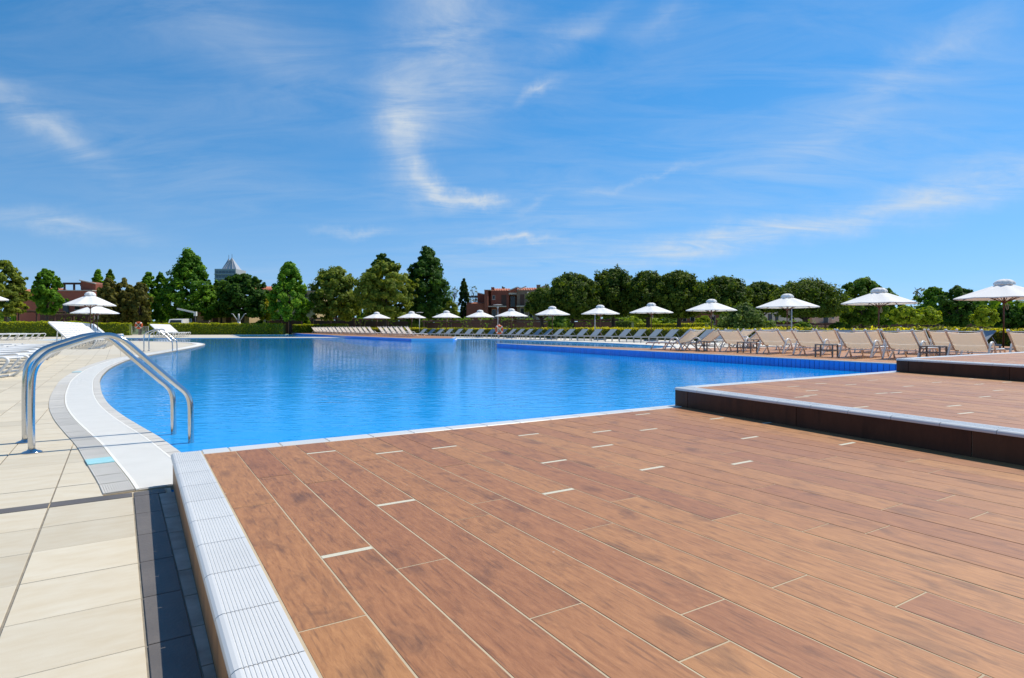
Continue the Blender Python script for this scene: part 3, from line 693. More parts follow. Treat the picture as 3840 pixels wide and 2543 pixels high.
# ------------------------------------------------------------------ parasols
def make_umbrella():
    t = thing('umbrella', '', 'umbrella')
    Rr, zr, zt, n = 1.50, 1.98, 2.46, 8
    MB().tube([(0,0,0.05),(0,0,2.5)], 0.026, 10).build('pole', M_POLE, t)
    b = MB().bev(-0.36,-0.02,-0.36,-0.02,0,0.075,0.012).bev(0.02,0.36,-0.36,-0.02,0,0.075,0.012).bev(-0.36,-0.02,0.02,0.36,0,0.075,0.012).bev(0.02,0.36,0.02,0.36,0,0.075,0.012)
    b.build('base', M_CONC, t)
    # canopy with sag between the ribs
    vs = []; fs = []; seg = 6; rings = 7
    for i in range(rings+1):
        f = i/rings; r = 0.20 + (Rr-0.20)*f
        for k in range(n*seg):
            a = 2*math.pi*k/(n*seg); w = abs(((k % seg)/seg)-0.5)*2       # 1 on a rib, 0 between
            lo = math.cos(math.pi/n)/math.cos((a % (2*math.pi/n))-math.pi/n)
            rr = r*(0.22*1+0.78*lo) * (1 - 0.025*(1-w)*f)
            z = zt - (zt-zr)*(f**1.06) - 0.035*(1-w)*math.sin(math.pi*min(1, f*1.0))*0.9 - 0.012*(1-w)*f
            vs.append((rr*math.cos(a), rr*math.sin(a), z))
    N = n*seg
    for i in range(rings):
        for k in range(N): fs.append((i*N+k, i*N+(k+1)%N, (i+1)*N+(k+1)%N, (i+1)*N+k))
    c = MB().add(vs, fs, smooth=True)
    c.sm = [True]*len(c.f)
    can = c.build('canopy', M_CANOPY, t)
    # short valance hem
    o = rings*N; hv = []; hf = []
    for k in range(N): x, y, z = vs[o+k]; hv += [(x, y, z), (x*1.001, y*1.001, z-0.035)]
    for k in range(N): j = (k+1) % N; hf.append((2*k, 2*j, 2*j+1, 2*k+1))
    MB().add(hv, hf).build('hem', M_CANOPY, can)
    # puffed vent cap
    cv = []; cf = []; cr = 5
    for i in range(cr+1):
        f = i/cr
        for k in range(N):
            a = 2*math.pi*k/N; w = abs(((k % seg)/seg)-0.5)*2
            r = 0.33*math.sin(f*math.pi*0.52) * (1 - 0.10*w*f); z = zt-0.045 + 0.215*math.cos(f*math.pi*0.5) * (1-0.10*w*(1-f)) + 0.015*(1-w)*f + 0.03
            cv.append((r*math.cos(a), r*math.sin(a), z))
    for i in range(cr):
        for k in range(N): cf.append((i*N+k, i*N+(k+1)%N, (i+1)*N+(k+1)%N, (i+1)*N+k))
    MB().add(cv, cf, smooth=True).build('vent_cap', M_CANOPY, can)
    MB().lathe([(0.045,1.78),(0.06,1.80),(0.06,1.86),(0.045,1.88)], 10).build('hub', M_POLE, t)
    for k in range(n):
        a = 2*math.pi*k/n; ca, sa = math.cos(a), math.sin(a)
        rb = MB().bar((0.05*ca,0.05*sa,zt-0.035), (1.47*ca,1.47*sa,zr-0.018), 0.018, 0.026).build('rib', M_POLE, t)
        MB().bar((0.06*ca,0.06*sa,1.83), (0.78*ca,0.78*sa,zt-0.035-(zt-zr)*0.52-0.02), 0.016, 0.024).build('strut', M_POLE, rb)
    MB().tube([(0.05,-0.03,1.84),(0.09,-0.07,1.74),(0.10,-0.08,1.60),(0.07,-0.06,1.55),(0.05,-0.04,1.62),(0.04,-0.03,1.76)], 0.011, 6).build('rope', M_ROPE, t)
    return t
UMB0 = make_umbrella()
UPOS = [(-14.8,66.0),(-10.55,63.4),(-6.6,60.8),(-3.1,58.6),(-0.05,54.6),(3.25,48.6),(6.7,45.8),(9.7,42.0),(12.1,36.6),(14.1,30.9),(16.0,26.3),(17.7,21.7)]
first = True
def put_umb(x, y, z, s, rz, label, group):
    global first
    o = UMB0 if first else copy_tree(UMB0); first = False
    o.location = (x, y, z); o.scale = (s[0], s[0], s[1]) if isinstance(s, tuple) else (s, s, s); o.rotation_euler = (0, 0, rz)
    tag(o, label, 'umbrella', group)
for i, (x, y) in enumerate(UPOS):
    z = 0.0 if i < 9 else (0.0, 0.0, 0.0)[i-9]
    if i == 11: lab = 'white parasol cut by the right edge of the photo, nearest of the hedge row'
    elif i == 0: lab = 'white parasol at the left end of the hedge row, before the trees'
    else: lab = 'white parasol before the hedge, %s from the left in its long row' % ORD[i]
    put_umb(x, y, z, 1.0, rnd.uniform(0, 0.75), lab, 'white parasols in the row along the hedge')
for (px, d, s, lab) in ((340, 34.5, (0.86,1.12), 'front white parasol of the cluster above the white plastic loungers'), (352, 39.0, (0.84,0.94), 'lower white parasol right behind the front one of the cluster'),
                        (366, 43.0, (0.90,0.99), 'rearmost white parasol of the cluster by the left hedge'), (-128, 27.0, (1.0,1.12), 'white parasol mostly outside the left edge of the photo')):
    x, y = ray(px, d); put_umb(x, y, 0, s, rnd.uniform(0, .7), lab, 'white parasols over the plastic loungers')

# ------------------------------------------------------------------ loungers
def make_beige(topz):
    """head at the origin side, foot towards +x; white frame, beige mesh"""
    t = thing('sun_lounger', '', 'sun lounger')
    w = 0.31
    hinge = (0.74, 0.245); top = (0.74-math.sqrt(0.713**2-(topz-0.245)**2), topz)
    bs = MB(); nx = 8
    def sheet(P, hw, sag=0.0, th=0.008):
        m = MB(); vs = []; ny = 6
        for i, (x, z) in enumerate(P):
            for j in range(ny+1):
                yy = -hw + 2*hw*j/ny; s_ = sag*(1-(2*j/ny-1)**2)
                vs.append((x, yy, z-s_))
        k = len(vs)
        vs += [(x, y, z-th) for x, y, z in vs]
        fs = []
        for i in range(len(P)-1):
            for j in range(ny):
                a = i*(ny+1)+j; fs.append((a, a+1, a+ny+2, a+ny+1)); fs.append((k+a+ny+1, k+a+ny+2, k+a+1, k+a))
        m.add(vs, fs, smooth=True); return m
    sheet([(hinge[0]+i*0.16, hinge[1]) for i in range(8)], w-0.01, 0.025).build('seat_sling', M_BSLING, t)
    def lerp(a, b, f): return (a[0]+(b[0]-a[0])*f, a[1]+(b[1]-a[1])*f)
    sheet([lerp(hinge, top, f) for f in (0.0,0.1,0.2,0.29)], w-0.01, 0.02).build('back_sling_lower', M_BSLING, t)
    sheet([lerp(hinge, top, f) for f in (0.30,0.45,0.6,0.8,0.97)], w-0.01, 0.02).build('back_sling', M_BSLING, t)
    for s in (-1, 1):
        MB().tube([(hinge[0]-0.02, s*w, hinge[1]), (1.90, s*w, hinge[1]), (1.97, s*w, hinge[1]-0.03), (2.0, s*w, 0.17)], 0.021, 8).build('side_rail', M_WFRAME, t)
        br = MB().bar((hinge[0], s*w, hinge[1]), (top[0]-0.015, s*w, top[1]+0.015), 0.036, 0.044).build('back_rail', M_WFRAME, t)
        MB().lathe([(0.022,-0.02),(0.032,0.0),(0.032,0.03),(0.015,0.042)], 8).build('end_cap', M_WFRAME, br, loc=(top[0]-0.02, s*w, top[1]+0.015))
        y = s*(w+0.045)
        MB().tube(catmull([(0.36,y,0.0),(0.48,y,0.17),(0.60,y,0.345),(0.68,y,0.405),(0.79,y,0.405),(0.88,y,0.345),(1.03,y,0.17),(1.16,y,0.0)], 3), 0.023, 8).build('arm_leg', M_WFRAME, t)
        MB().tube([(0.98,s*w*0.98,0.22),(0.80,s*w*0.96,0.11),(0.62,s*w*0.95,0.0)], 0.018, 6).build('rear_leg', M_WFRAME, t)
        MB().tube([(1.62,s*w*0.97,0.235),(1.72,s*w*0.96,0.11),(1.80,s*w*0.95,0.0)], 0.018, 6).build('foot_leg', M_WFRAME, t)
    MB().tube([(0.50,-w-.045,0.195),(0.50,w+.045,0.195)], 0.014, 6).build('cross_bar', M_WFRAME, t)
    MB().tube([(1.985,-w,0.215),(1.985,w,0.215)], 0.018, 6).build('foot_bar', M_WFRAME, t)
    MB().tube([(top[0]-.01,-w,top[1]),(top[0]-.01,w,top[1])], 0.014, 6).build('head_bar', M_WFRAME, t)
    return t
def make_grey():
    t = thing('sun_lounger', '', 'sun lounger')
    w = 0.32; h = 0.33; hinge = 0.78; top = (0.20, 0.80)
    f = MB()
    for s in (-1, 1): f.bar((0.0,s*w,h),(2.0,s*w,h), 0.03, 0.05)
    f.bar((0.0,-w,h),(0.0,w,h),0.03,0.05).bar((2.0,-w,h),(2.0,w,h),0.03,0.05); f.build('frame', M_GFRAME, t)
    for x in (0.05, 1.95):
        for s in (-1, 1): MB().box(x-0.022, x+0.022, s*w-0.022, s*w+0.022, 0, h-0.026).build('leg', M_GFRAME, t)
    MB().box(hinge, 1.97, -w+0.02, w-0.02, h+0.008, h+0.022).build('seat_sling', M_GSLING, t)
    dx, dz = top[0]-hinge, top[1]-h; L = math.hypot(dx, dz); nx_, nz_ = -dz/L*0.018, dx/L*0.018
    vs = []
    for s in (-1, 1):
        y = s*(w-0.005)
        vs += [(hinge, y, h+0.02), (top[0], y, top[1]), (top[0]-nx_, y, top[1]-nz_), (hinge-nx_, y, h+0.02-nz_)]
    MB().add(vs, [(0,1,2,3),(7,6,5,4),(0,4,5,1),(1,5,6,2),(2,6,7,3),(3,7,4,0)]).build('back_sling', M_GSLING, t)
    for s in (-1, 1): MB().bar((0.38,s*(w-0.03),0.60),(0.16,s*(w-0.03),h+0.02),0.016,0.022).build('back_strut', M_GFRAME, t)
    return t
def make_white(back):
    t = thing('plastic_lounger', '', 'sun lounger')
    w = 0.34; h = 0.36; hinge = 0.95
    top = (0.12, 1.02) if back else (0.0, h+0.01)
    for s in (-1, 1):
        MB().tube(catmull([(hinge-0.1,s*w,h),(1.3,s*w,h-0.01),(1.75,s*w,h),(1.98,s*w,h+0.02),(2.05,s*w,h-0.04),(1.98,s*w,0.20),(1.86,s*w,0.06),(1.74,s*w,0.0)], 3), 0.026, 8).build('front_leg_rail', M_WPLAST, t)
        MB().tube(catmull([(hinge-0.1,s*w,h),(0.72,s*w,h-0.02),(0.60,s*w,0.2),(0.46,s*w,0.0)], 3), 0.026, 8).build('rear_leg', M_WPLAST, t)
        MB().bar((hinge-0.05,s*w,h+0.01),(top[0],s*w,top[1]),0.04,0.05).build('back_rail', M_WPLAST, t)
        if back: MB().bar((0.45,s*(w-.05),0.70),(0.36,s*(w-.05),0.02),0.025,0.03).build('back_strut', M_WPLAST, t)
    for k in range(9):
        x = hinge+0.05+k*0.112
        MB().bev(x, x+0.088, -w+0.01, w-0.01, h-0.006, h+0.016, 0.006).build('seat_slat', M_WPLAST, t)
    L = math.hypot(top[0]-hinge+.05, top[1]-h); a = math.atan2(top[1]-h, -(top[0]-hinge+.05))
    for k in range(9 if back else 8):
        d = 0.05 + k*0.112
        M_ = Matrix.Translation((hinge-0.05, 0, h+0.012)) @ Matrix.Rotation(a, 4, 'Y') @ Matrix.Translation((-d, 0, 0))
        MB().bev(-0.088, 0, -w+0.01, w-0.01, -0.004, 0.018, 0.006, M_).build('back_slat', M_WPLAST, t)
    MB().tube([(1.74,-w,0.02),(1.74,w,0.02)], 0.02, 6).build('foot_bar', M_WPLAST, t)
    return t
PROTO = {'beige': make_beige(0.64), 'beige_up': make_beige(0.80), 'grey': make_grey(), 'white_up': make_white(True), 'white_flat': make_white(False)}
USED = set()
def lounger(kind, x, y, z, heading, label, group, s=1.0, mid=1.0):
    """heading: direction (radians) in which the feet point; (x, y) is the middle of the bed"""
    o = PROTO[kind] if kind not in USED else copy_tree(PROTO[kind]); USED.add(kind)
    o.location = (x-math.cos(heading)*mid*s, y-math.sin(heading)*mid*s, z); o.rotation_euler = (0, 0, heading); o.scale = (s, s, s)
    tag(o, label, 'sun lounger', group); return o

# grey loungers along the hedge: positions follow the deck edge
GP = [(-9.3,60.5),(-5.2,56.3),(-1.6,53.2),(1.0,49.0),(3.6,44.6),(6.2,41.0),(8.6,37.0),(10.6,33.0),(12.3,29.0),(14.0,24.5),(15.4,20.3)]
gl = resample(catmull(GP, 8), 1.42)
n = len(gl)
for i, p in enumerate(gl):
    a = gl[max(i-1,0)]; b = gl[min(i+1,n-1)]; tx, ty = b[0]-a[0], b[1]-a[1]
    hd = math.atan2(ty, tx) - math.pi/2 + rnd.uniform(-.05, .05)
    px = 1920+FPX*p[0]/p[1]
    if px > 4000: continue
    lab = 'grey lounger with raised back, %s from the left along the hedge' % ORD[i]
    if i == 0: lab = 'grey mesh lounger at the far left end of the row along the hedge'
    lounger('grey', p[0], p[1], 0.0, hd, lab, 'grey loungers along the hedge')

# beige loungers on the far peninsula
LA, LB = np.array((-8.0,48.6)), np.array((-27.0,83.0))
cols = [1640,1565,1505,1440,1375,1312,1180,1118,1060,1003,952,900,850,797,748,700,655,612,572,536,505]
for i, c in enumerate(cols):
    px = 1000 + (c+90)*0.321; k = (px-1920)/FPX       # meet the column with the line of the row
    d = LB-LA; tt = (k*LA[1]-LA[0])/(d[0]-k*d[1]); p = LA + d*tt
    lab = ('beige lounger on the far deck, %s from the right in the group of six' % ORD[i]) if i < 6 else ('beige lounger on the far deck, %s from the right in the left group' % ORD[i-6])
    lounger('beige_up', p[0], p[1], 0.18, R(-14)+rnd.uniform(-.06,.06), lab, 'beige loungers on the far deck', 1.0)

# beige loungers on the near raised deck: (column, distance of the back, heading of the feet measured from straight ahead to the right, scale)
NB = [(2586,19.3,-34,'leftmost beige lounger on the raised deck, turned to the left'),
      (2668,19.0,-36,'beige lounger turned left beside the dark side table, second from the deck corner'),
      (2745,18.4,44,'beige lounger seen from behind, third from the left along the blue wall'),
      (2890,16.9,46,'beige lounger seen from behind, fourth from the left along the blue wall'),
      (3030,16.0,47,'beige lounger seen from behind, fifth from the left along the blue wall'),
      (3208,14.6,49,'beige lounger seen from behind, sixth from the left along the blue wall'),
      (3378,13.9,50,'beige lounger seen from behind, just left of the dark table near the steps'),
      (3628,12.9,51,'beige lounger seen from behind, right of the dark table near the steps'),
      (3868,12.2,52,'beige lounger cut by the right edge of the photo'),
      (2785,22.6,-30,'small beige lounger turned left in the second row, behind the third one'),
      (2848,21.6,-30,'beige lounger turned left in the second row, partly hidden by a backrest'),
      (2955,19.8,42,'beige lounger in the second row behind the fifth of the front row'),
      (3100,18.8,44,'beige lounger in the second row between fifth and sixth of the front row'),
      (3258,17.6,46,'beige lounger in the second row half hidden behind the sixth'),
      (3428,16.6,48,'beige lounger in the second row showing only one rail behind its neighbour'),
      (3545,15.9,49,'beige lounger in the second row above the dark table near the steps')]
for (px, d, hdg, lab) in NB:
    x, y = ray(px, d); h = R(90-hdg)
    lounger('beige', x, y, 0.18, h, lab, 'beige loungers on the raised deck', 1.0, mid=0.42)

# white plastic loungers on the left pavement
def wrow(kind, n_, p0, step, hd, s, what, grp):
    for k in range(n_):
        lounger(kind, p0[0]+step[0]*k, p0[1]+step[1]*k, 0.0, hd+rnd.uniform(-.03,.03), 'white plastic lounger, %s from the front in the row %s' % (ORD[k], what), grp, s)
wrow('white_flat', 7, (-9.95,10.65), (-0.95,1.43), R(14), 1.0, 'at the left photo edge', 'flat white loungers at the left edge')
wrow('white_up', 8, (-18.75,26.0), (-0.70,1.2), R(-6), 1.12, 'with raised backs', 'white loungers with raised backs')
wrow('white_up', 4, (-28.7,42.0), (-0.72,1.2), R(0), 1.15, 'under the parasol cluster', 'white loungers under the parasols')
wrow('white_up', 6, (-32.3,55.9), (-0.43,1.2), R(-6), 1.2, 'near the lifebuoy', 'white loungers near the lifebuoy')
wrow('white_flat', 5, (-37.2,43.5), (-0.6,1.4), R(4), 1.2, 'furthest left by the hedge', 'flat white loungers far left')

# ------------------------------------------------------------------ side tables
def make_table():
    t = thing('side_table', '', 'side table')
    MB().bev(-0.21,0.21,-0.21,0.21,0.295,0.32,0.004).build('table_top', M_TABLE, t)
    for a in (-1,1):
        for b in (-1,1): MB().box(a*0.195-0.016, a*0.195+0.016, b*0.195-0.016, b*0.195+0.016, 0, 0.295).build('leg', M_TABLE, t)
    for a in (-1,1): MB().box(a*0.195-0.012,a*0.195+0.012,-0.179,0.179,0.155,0.18).build('lower_rail', M_TABLE, t); MB().box(-0.179,0.179,a*0.195-0.012,a*0.195+0.012,0.155,0.18).build('lower_rail', M_TABLE, t)
    return t
TB0 = make_table(); TL = [(2646,18.6,'dark metal side table between the two leftmost beige loungers'),(2802,17.4,'dark metal side table between third and fourth beige lounger'),
      (3100,15.0,'dark metal side table before the sixth beige lounger'),(3500,13.6,'dark metal side table half hidden by the top step'),(2815,21.2,'dark metal side table in the second row of beige loungers')]
for i, (px, d, lab) in enumerate(TL):
    o = TB0 if i == 0 else copy_tree(TB0); x, y = ray(px, d); o.location = (x, y, 0.18); o.rotation_euler = (0,0,R(40)+rnd.uniform(-.1,.1))
    tag(o, lab, 'side table', 'dark side tables on the raised deck')
for i in range(6):
    k = (1.5, 4.5, 7.5, 9.5, 12.5, 16.5)[i]; px = 1000+(np.interp(k, range(len(cols)), cols)+60)*0.321; kk = (px-1920)/FPX
    d = LB-LA; tt = (kk*LA[1]-LA[0])/(d[0]-kk*d[1]); p = LA+d*tt
    o = copy_tree(TB0); o.location = (p[0]+0.5, p[1], 0.18); tag(o, 'small dark side table among the far beige loungers, %s from the right' % ORD[i], 'side table', 'side tables on the far deck')

# ------------------------------------------------------------------ lifebuoys, fence, poles
def lifebuoy(loc, rz, lab):
    t = thing('lifebuoy', lab, 'lifebuoy', loc, rz, 'orange lifebuoys')
    ring = [(0.29*math.cos(a), 0, 0.29*math.sin(a)) for a in [2*math.pi*k/28 for k in range(28)]]
    MB().tube(ring, 0.085, 10, closed=True).build('ring', M_ORANGE, t)
    for k in range(4):
        a0 = math.pi/4+k*math.pi/2
        MB().tube([(0.29*math.cos(a), 0, 0.29*math.sin(a)) for a in (a0-.16, a0-.08, a0, a0+.08, a0+.16)], 0.092, 10).build('white_band', M_WPLAST, t)
    MB().tube([(0.27,-.05,-0.27),(0.0,-.09,0.02),(-0.27,-.05,0.27)], 0.03, 6).build('rope', M_ROPE, t)
    MB().tube([(-0.25,-.05,-0.22),(0.02,-.09,0.0),(0.22,-.05,0.22)], 0.025, 6).build('rope', M_ROPE, t)
    return t
x, y = ray(526, 74.0); lifebuoy((x, y-0.3, hgt(1220, 74)), R(10), 'orange and white lifebuoy hanging on the grey fence between the left hedges').scale = (1.22,)*3
x, y = ray(1872, 52.5); lifebuoy((x, y-0.2, hgt(1236, 52.5)), R(35), 'orange lifebuoy on a post before the hedge, under the lamp').scale = (1.1,)*3
bp_ = MB().tube([(0,0,0),(0,0,1.25)], 0.03, 8).build('buoy_post', M_POST, None, loc=(x, y+0.05, 0)); tag(bp_, 'short grey post carrying the lifebuoy in front of the hedge', 'post')
fx0, fy = ray(493, 74.3); fx1, _ = ray(556, 74.3)
FN = thing('metal_fence', 'grey metal railing closing the gap between the left hedges', 'fence', (fx0, fy, 0))
for z in (0.12, 1.05): MB().box(0, fx1-fx0, -.02, .02, z-.02, z+.02).build('fence_rail', M_POST, FN)
k = 0.0
while k < fx1-fx0: MB().box(k-.012, k+.012, -.012, .012, 0.14, 1.03).build('fence_bar', M_POST, FN); k += 0.17
for xx in (0, fx1-fx0): MB().box(xx-.03, xx+.03, -.03, .03, 0, 1.12).build('fence_post', M_POST, FN)
def lamp(px, d, top, lab):
    x, y = ray(px, d); h = hgt(top, d); t = thing('lamp_post', lab, 'street lamp', (x, y, 0), 0, 'lamp posts behind the hedge')
    MB().tube([(0,0,0),(0,0,h-0.32)], 0.036, 8).build('post', M_POST, t)
    MB().lathe([(0.07,h-0.34),(0.10,h-0.28),(0.07,h-0.20)], 10).build('lamp_body', M_POST, t)
    for a in range(3): MB().bar((0.05*math.cos(a*2.1),0.05*math.sin(a*2.1),h-0.22),(0.30*math.cos(a*2.1),0.30*math.sin(a*2.1),h-0.02),0.012).build('arm', M_IRON, t)
    MB().lathe([(0.44,h-0.025),(0.45,h),(0.2,h+0.03),(0.02,h+0.04)], 16).build('reflector', M_POST, t)
lamp(1867, 57.5, 1143, 'grey lamp post with flat round head between two parasols by the red house')
lamp(1573, 66.5, 1172, 'thin lamp post behind the second parasol of the hedge row')
lamp(2231, 48.5, 1166, 'thin lamp post behind the seventh parasol of the hedge row')
lamp(2968, 34.0, 1135, 'thin lamp post beside the pole of the tenth parasol')
# ------------------------------------------------------------------ vegetation
def np_mesh(name, V_, Q, col, m):
    me = bpy.data.meshes.new(name)
    me.vertices.add(len(V_)); me.vertices.foreach_set('co', np.ascontiguousarray(V_, dtype=np.float32).ravel())
    me.loops.add(Q.size); me.loops.foreach_set('vertex_index', np.ascontiguousarray(Q, dtype=np.int32).ravel())
    me.polygons.add(len(Q)); me.polygons.foreach_set('loop_start', np.arange(0, Q.size, 4, dtype=np.int32))
    me.update(calc_edges=True)
    ca = me.color_attributes.new('col', 'FLOAT_COLOR', 'POINT')
    c4 = np.ones((len(V_), 4), dtype=np.float32); c4[:, :3] = col; ca.data.foreach_set('color', c4.ravel())
    me.materials.append(m); return me
def leaf_quads(P, Nrm, size, col):
    """diamond leaves at P facing Nrm; size and colour per leaf"""
    n = len(P); Nrm = Nrm/np.maximum(1e-6, np.linalg.norm(Nrm, axis=1))[:,None]
    rv = NR.normal(size=(n,3)); t = np.cross(Nrm, rv); t /= np.maximum(1e-6, np.linalg.norm(t, axis=1))[:,None]
    b = np.cross(Nrm, t); s = size[:,None]
    V_ = np.empty((n,4,3)); V_[:,0] = P-t*s; V_[:,1] = P-b*s*0.62+Nrm*s*0.12; V_[:,2] = P+t*s; V_[:,3] = P+b*s*0.62+Nrm*s*0.12
    Q = np.arange(n*4).reshape(n,4); return V_.reshape(-1,3), Q, np.repeat(col, 4, axis=0)
PAL = {'maple': ((.045,.125,.008),(.140,.270,.016)), 'dark': ((.020,.066,.008),(.066,.140,.014)), 'bright': ((.070,.180,.010),(.190,.330,.020)),
       'olive': ((.095,.140,.016),(.245,.285,.040)), 'bronze': ((.080,.082,.016),(.185,.170,.034)), 'yellow': ((.220,.235,.014),(.420,.380,.024)),
       'lime': ((.150,.225,.012),(.300,.360,.024)), 'pine': ((.030,.068,.008),(.120,.165,.016)), 'poplar': ((.035,.075,.018),(.090,.130,.032)), 'mid': ((.055,.125,.012),(.150,.230,.024)),
       'oleander': ((.050,.100,.018),(.140,.195,.045)), 'haze': ((.16,.18,.15),(.22,.24,.18))}
PROF = {'cone': [(0,.62),(.12,.92),(.30,1),(.55,.78),(.80,.44),(1,.10)], 'round': [(0,.50),(.18,.86),(.45,1),(.75,.82),(.92,.5),(1,.2)],
        'oval': [(0,.45),(.2,.9),(.5,1),(.8,.7),(1,.18)], 'pine': [(0,.42),(.18,.90),(.42,1),(.75,.84),(.93,.52),(1,.22)], 'column': [(0,.55),(.2,.95),(.55,1),(.85,.65),(1,.12)],
        'bush': [(0,.85),(.3,1),(.6,.95),(.85,.65),(1,.25)]}
def crown_mesh(H0, H1, Rm, prof, pal, ncl, nlf, ls, spiky=0.0, asym=0.0):
    pr = PROF[prof]; tx = [p[0] for p in pr]; rx = [p[1] for p in pr]
    c0, c1 = (np.array(c)*1.18 for c in PAL[pal])
    H = H1-H0; Ps = []; Ns = []; Cs = []; Ss = []
    lob = NR.uniform(0.78, 1.20, size=9); ncl = int(ncl*1.5)
    for i in range(ncl):
        t = NR.uniform(0,1)**0.95; a = NR.uniform(0, 2*math.pi)
        rr = np.interp(t, tx, rx)*Rm*lob[(int(a/(2*math.pi)*9)+int(t*5)*4) % 9]
        f = math.sqrt(NR.uniform(0.12, 1.0)) if i > ncl*0.40 else (NR.uniform(0.82, 1.06) if i > ncl*0.12 else NR.uniform(1.04, 1.22))
        c = np.array((rr*f*math.cos(a), rr*f*math.sin(a), H0+H*t*0.97 + NR.normal()*0.02*H))
        cr = Rm*NR.uniform(0.08, 0.27)*(0.8 if t > .8 else 1.0) * (1-0.15*spiky)
        if f > 1.04: cr *= 0.55
        k = max(6, int(nlf/ncl*NR.uniform(.7,1.3)*(0.5 if f > 1.04 else 1)))
        d = NR.normal(size=(k,3)); d /= np.linalg.norm(d, axis=1)[:,None]
        r = NR.uniform(0.15, 1.0, size=(k,1))**0.55
        sq = np.array((1.0, 1.0, 0.72 + 0.9*spiky))
        P = c + d*r*cr*sq
        out = np.array((math.cos(a)*0.5, math.sin(a)*0.5, 0.55))
        Ns.append(d*0.75 + out + NR.normal(size=(k,3))*0.45); Ps.append(P)
        g_ = np.clip(NR.normal(0.45, 0.28)+NR.normal(size=(k,1))*0.25, 0, 1.25); Cs.append(c0+(c1-c0)*g_)
        Ss.append(NR.uniform(0.65, 1.3, size=k)*ls)
    P = np.concatenate(Ps); keep = P[:,2] > H0-0.25*ls-0.02*H
    V_, Q, C_ = leaf_quads(P[keep], np.concatenate(Ns)[keep], np.concatenate(Ss)[keep], np.concatenate(Cs)[keep])
    return np_mesh('crown', V_, Q, C_, M_LEAF)
def trunk_mesh(H0, H1, Rm, r0, limbs=6, lean=0.0, fork=False):
    m = MB(); top = H0 + (H1-H0)*0.62
    m.tube([(0,0,-0.1),(lean*.2,0,H0*0.5),(lean*.5,0.02*H0,H0),(lean,0,top)], [r0*1.25, r0, r0*0.82, r0*0.22], 8)
    for k in range(limbs):
        a = 2*math.pi*k/limbs + rnd.uniform(-.4,.4); z0 = H0*(0.72 if fork else 0.95) + (H1-H0)*rnd.uniform(0, .28); rr = Rm*rnd.uniform(.55,.85)
        z1 = z0 + (H1-H0)*rnd.uniform(.18,.42); lx = lean*0.4
        m.tube([(lx,0,z0),(lx+rr*.45*math.cos(a), rr*.45*math.sin(a), z0+(z1-z0)*.45),(lx+rr*math.cos(a), rr*math.sin(a), z1)], [r0*0.5, r0*0.3, r0*0.08], 6)
    return m
def tree(px, top, hw, cb, D, prof, pal, label, name='tree', group=None, n=6500, ls=None, ncl=None, trunk=0.17, spiky=0.0, fork=False, lean=0.0, limbs=6):
    x, y = ray(px, D); th = math.atan((px-1920)/FPX)
    H1 = hgt(top, D); H0 = max(0.25, hgt(cb, D)); Rm = hw/FPX*D*math.cos(th)*(1.12 if prof == 'pine' else 1.04)
    t = thing(name, label, 'tree' if name != 'bush' else 'bush', (x, y, -0.05), rnd.uniform(0, 6.28), group)
    ls = (ls or 0.0024*D)*1.0; n = int(n*2.0)
    ncl = ncl or int(70 + 26*Rm)
    link('crown', crown_mesh(H0, H1, Rm, prof, pal, ncl, n, ls, spiky), t)
    trunk_mesh(H0, H1, Rm, trunk, limbs, lean, fork).build('trunk', M_BARK, t)
    return t
GT = 'trees beyond the left and middle hedges'; GPn = 'umbrella pines behind the hedge row'; GR = 'trees at the right end'
tree(20, 983, 88, 1178, 78, 'round', 'olive', 'olive green tree cut by the left edge of the photo', group=GT, n=8500)
tree(178, 1006, 58, 1172, 72, 'oval', 'maple', 'dark green tree with a spiky top before the terracotta house', group=GT, spiky=.6)
tree(370, 1012, 34, 1150, 97, 'cone', 'bright', 'narrow light green treetop left of the bronze conifers', group=GT, n=3500, spiky=.8)
tree(415, 1010, 32, 1150, 99, 'cone', 'mid', 'narrow light green treetop rising behind the bronze conifers', group=GT, n=3500, spiky=.8)
tree(408, 1046, 50, 1212, 80, 'column', 'bronze', 'bronze green dense conifer behind the parasol cluster', group=GT, n=6500, spiky=.8)
tree(468, 1050, 46, 1216, 81, 'column', 'bronze', 'middle one of the bronze green conifers left of the big maple', group=GT, n=6500, spiky=.8)
tree(525, 1060, 40, 1216, 80, 'column', 'bronze', 'rightmost bronze green conifer above the lifebuoy', group=GT, n=6000, spiky=.8)
tree(560, 1022, 38, 1196, 94, 'oval', 'bright', 'light green spiky tree left of the big maple', group=GT, n=4500, spiky=.7)
tree(606, 1026, 34, 1196, 95, 'oval', 'maple', 'green spiky tree tucked against the left side of the big maple', group=GT, n=4000, spiky=.7)
tree(714, 940, 97, 1190, 90, 'cone', 'maple', 'tallest maple of the left half, left of the grey tower', group=GT, n=13000, ncl=240)
tree(830, 1052, 55, 1184, 93, 'round', 'mid', 'mid green tree at the foot of the grey tower', group=GT, n=5000)
tree(912, 1028, 84, 1184, 90, 'round', 'dark', 'dark green broad tree right of the grey tower', group=GT, n=9000)
tree(1000, 1094, 38, 1196, 95, 'oval', 'yellow', 'small yellow green tree before the ochre house', group=GT, n=3800, spiky=.6)
tree(1088, 983, 76, 1196, 84, 'cone', 'bright', 'bright green maple with a bare trunk at the gap of the hedge', group=GT, n=8500, spiky=.3)
tree(1262, 1010, 96, 1196, 88, 'round', 'olive', 'broad olive green tree left of the twin one', group=GT, n=11000)
tree(1447, 984, 100, 1190, 84, 'round', 'olive', 'tall olive green tree behind the first parasol of the hedge row', group=GT, n=12000)
tree(1437, 952, 56, 1120, 106, 'oval', 'dark', 'dark treetop rising behind the tall olive green tree', group=GT, n=5500)
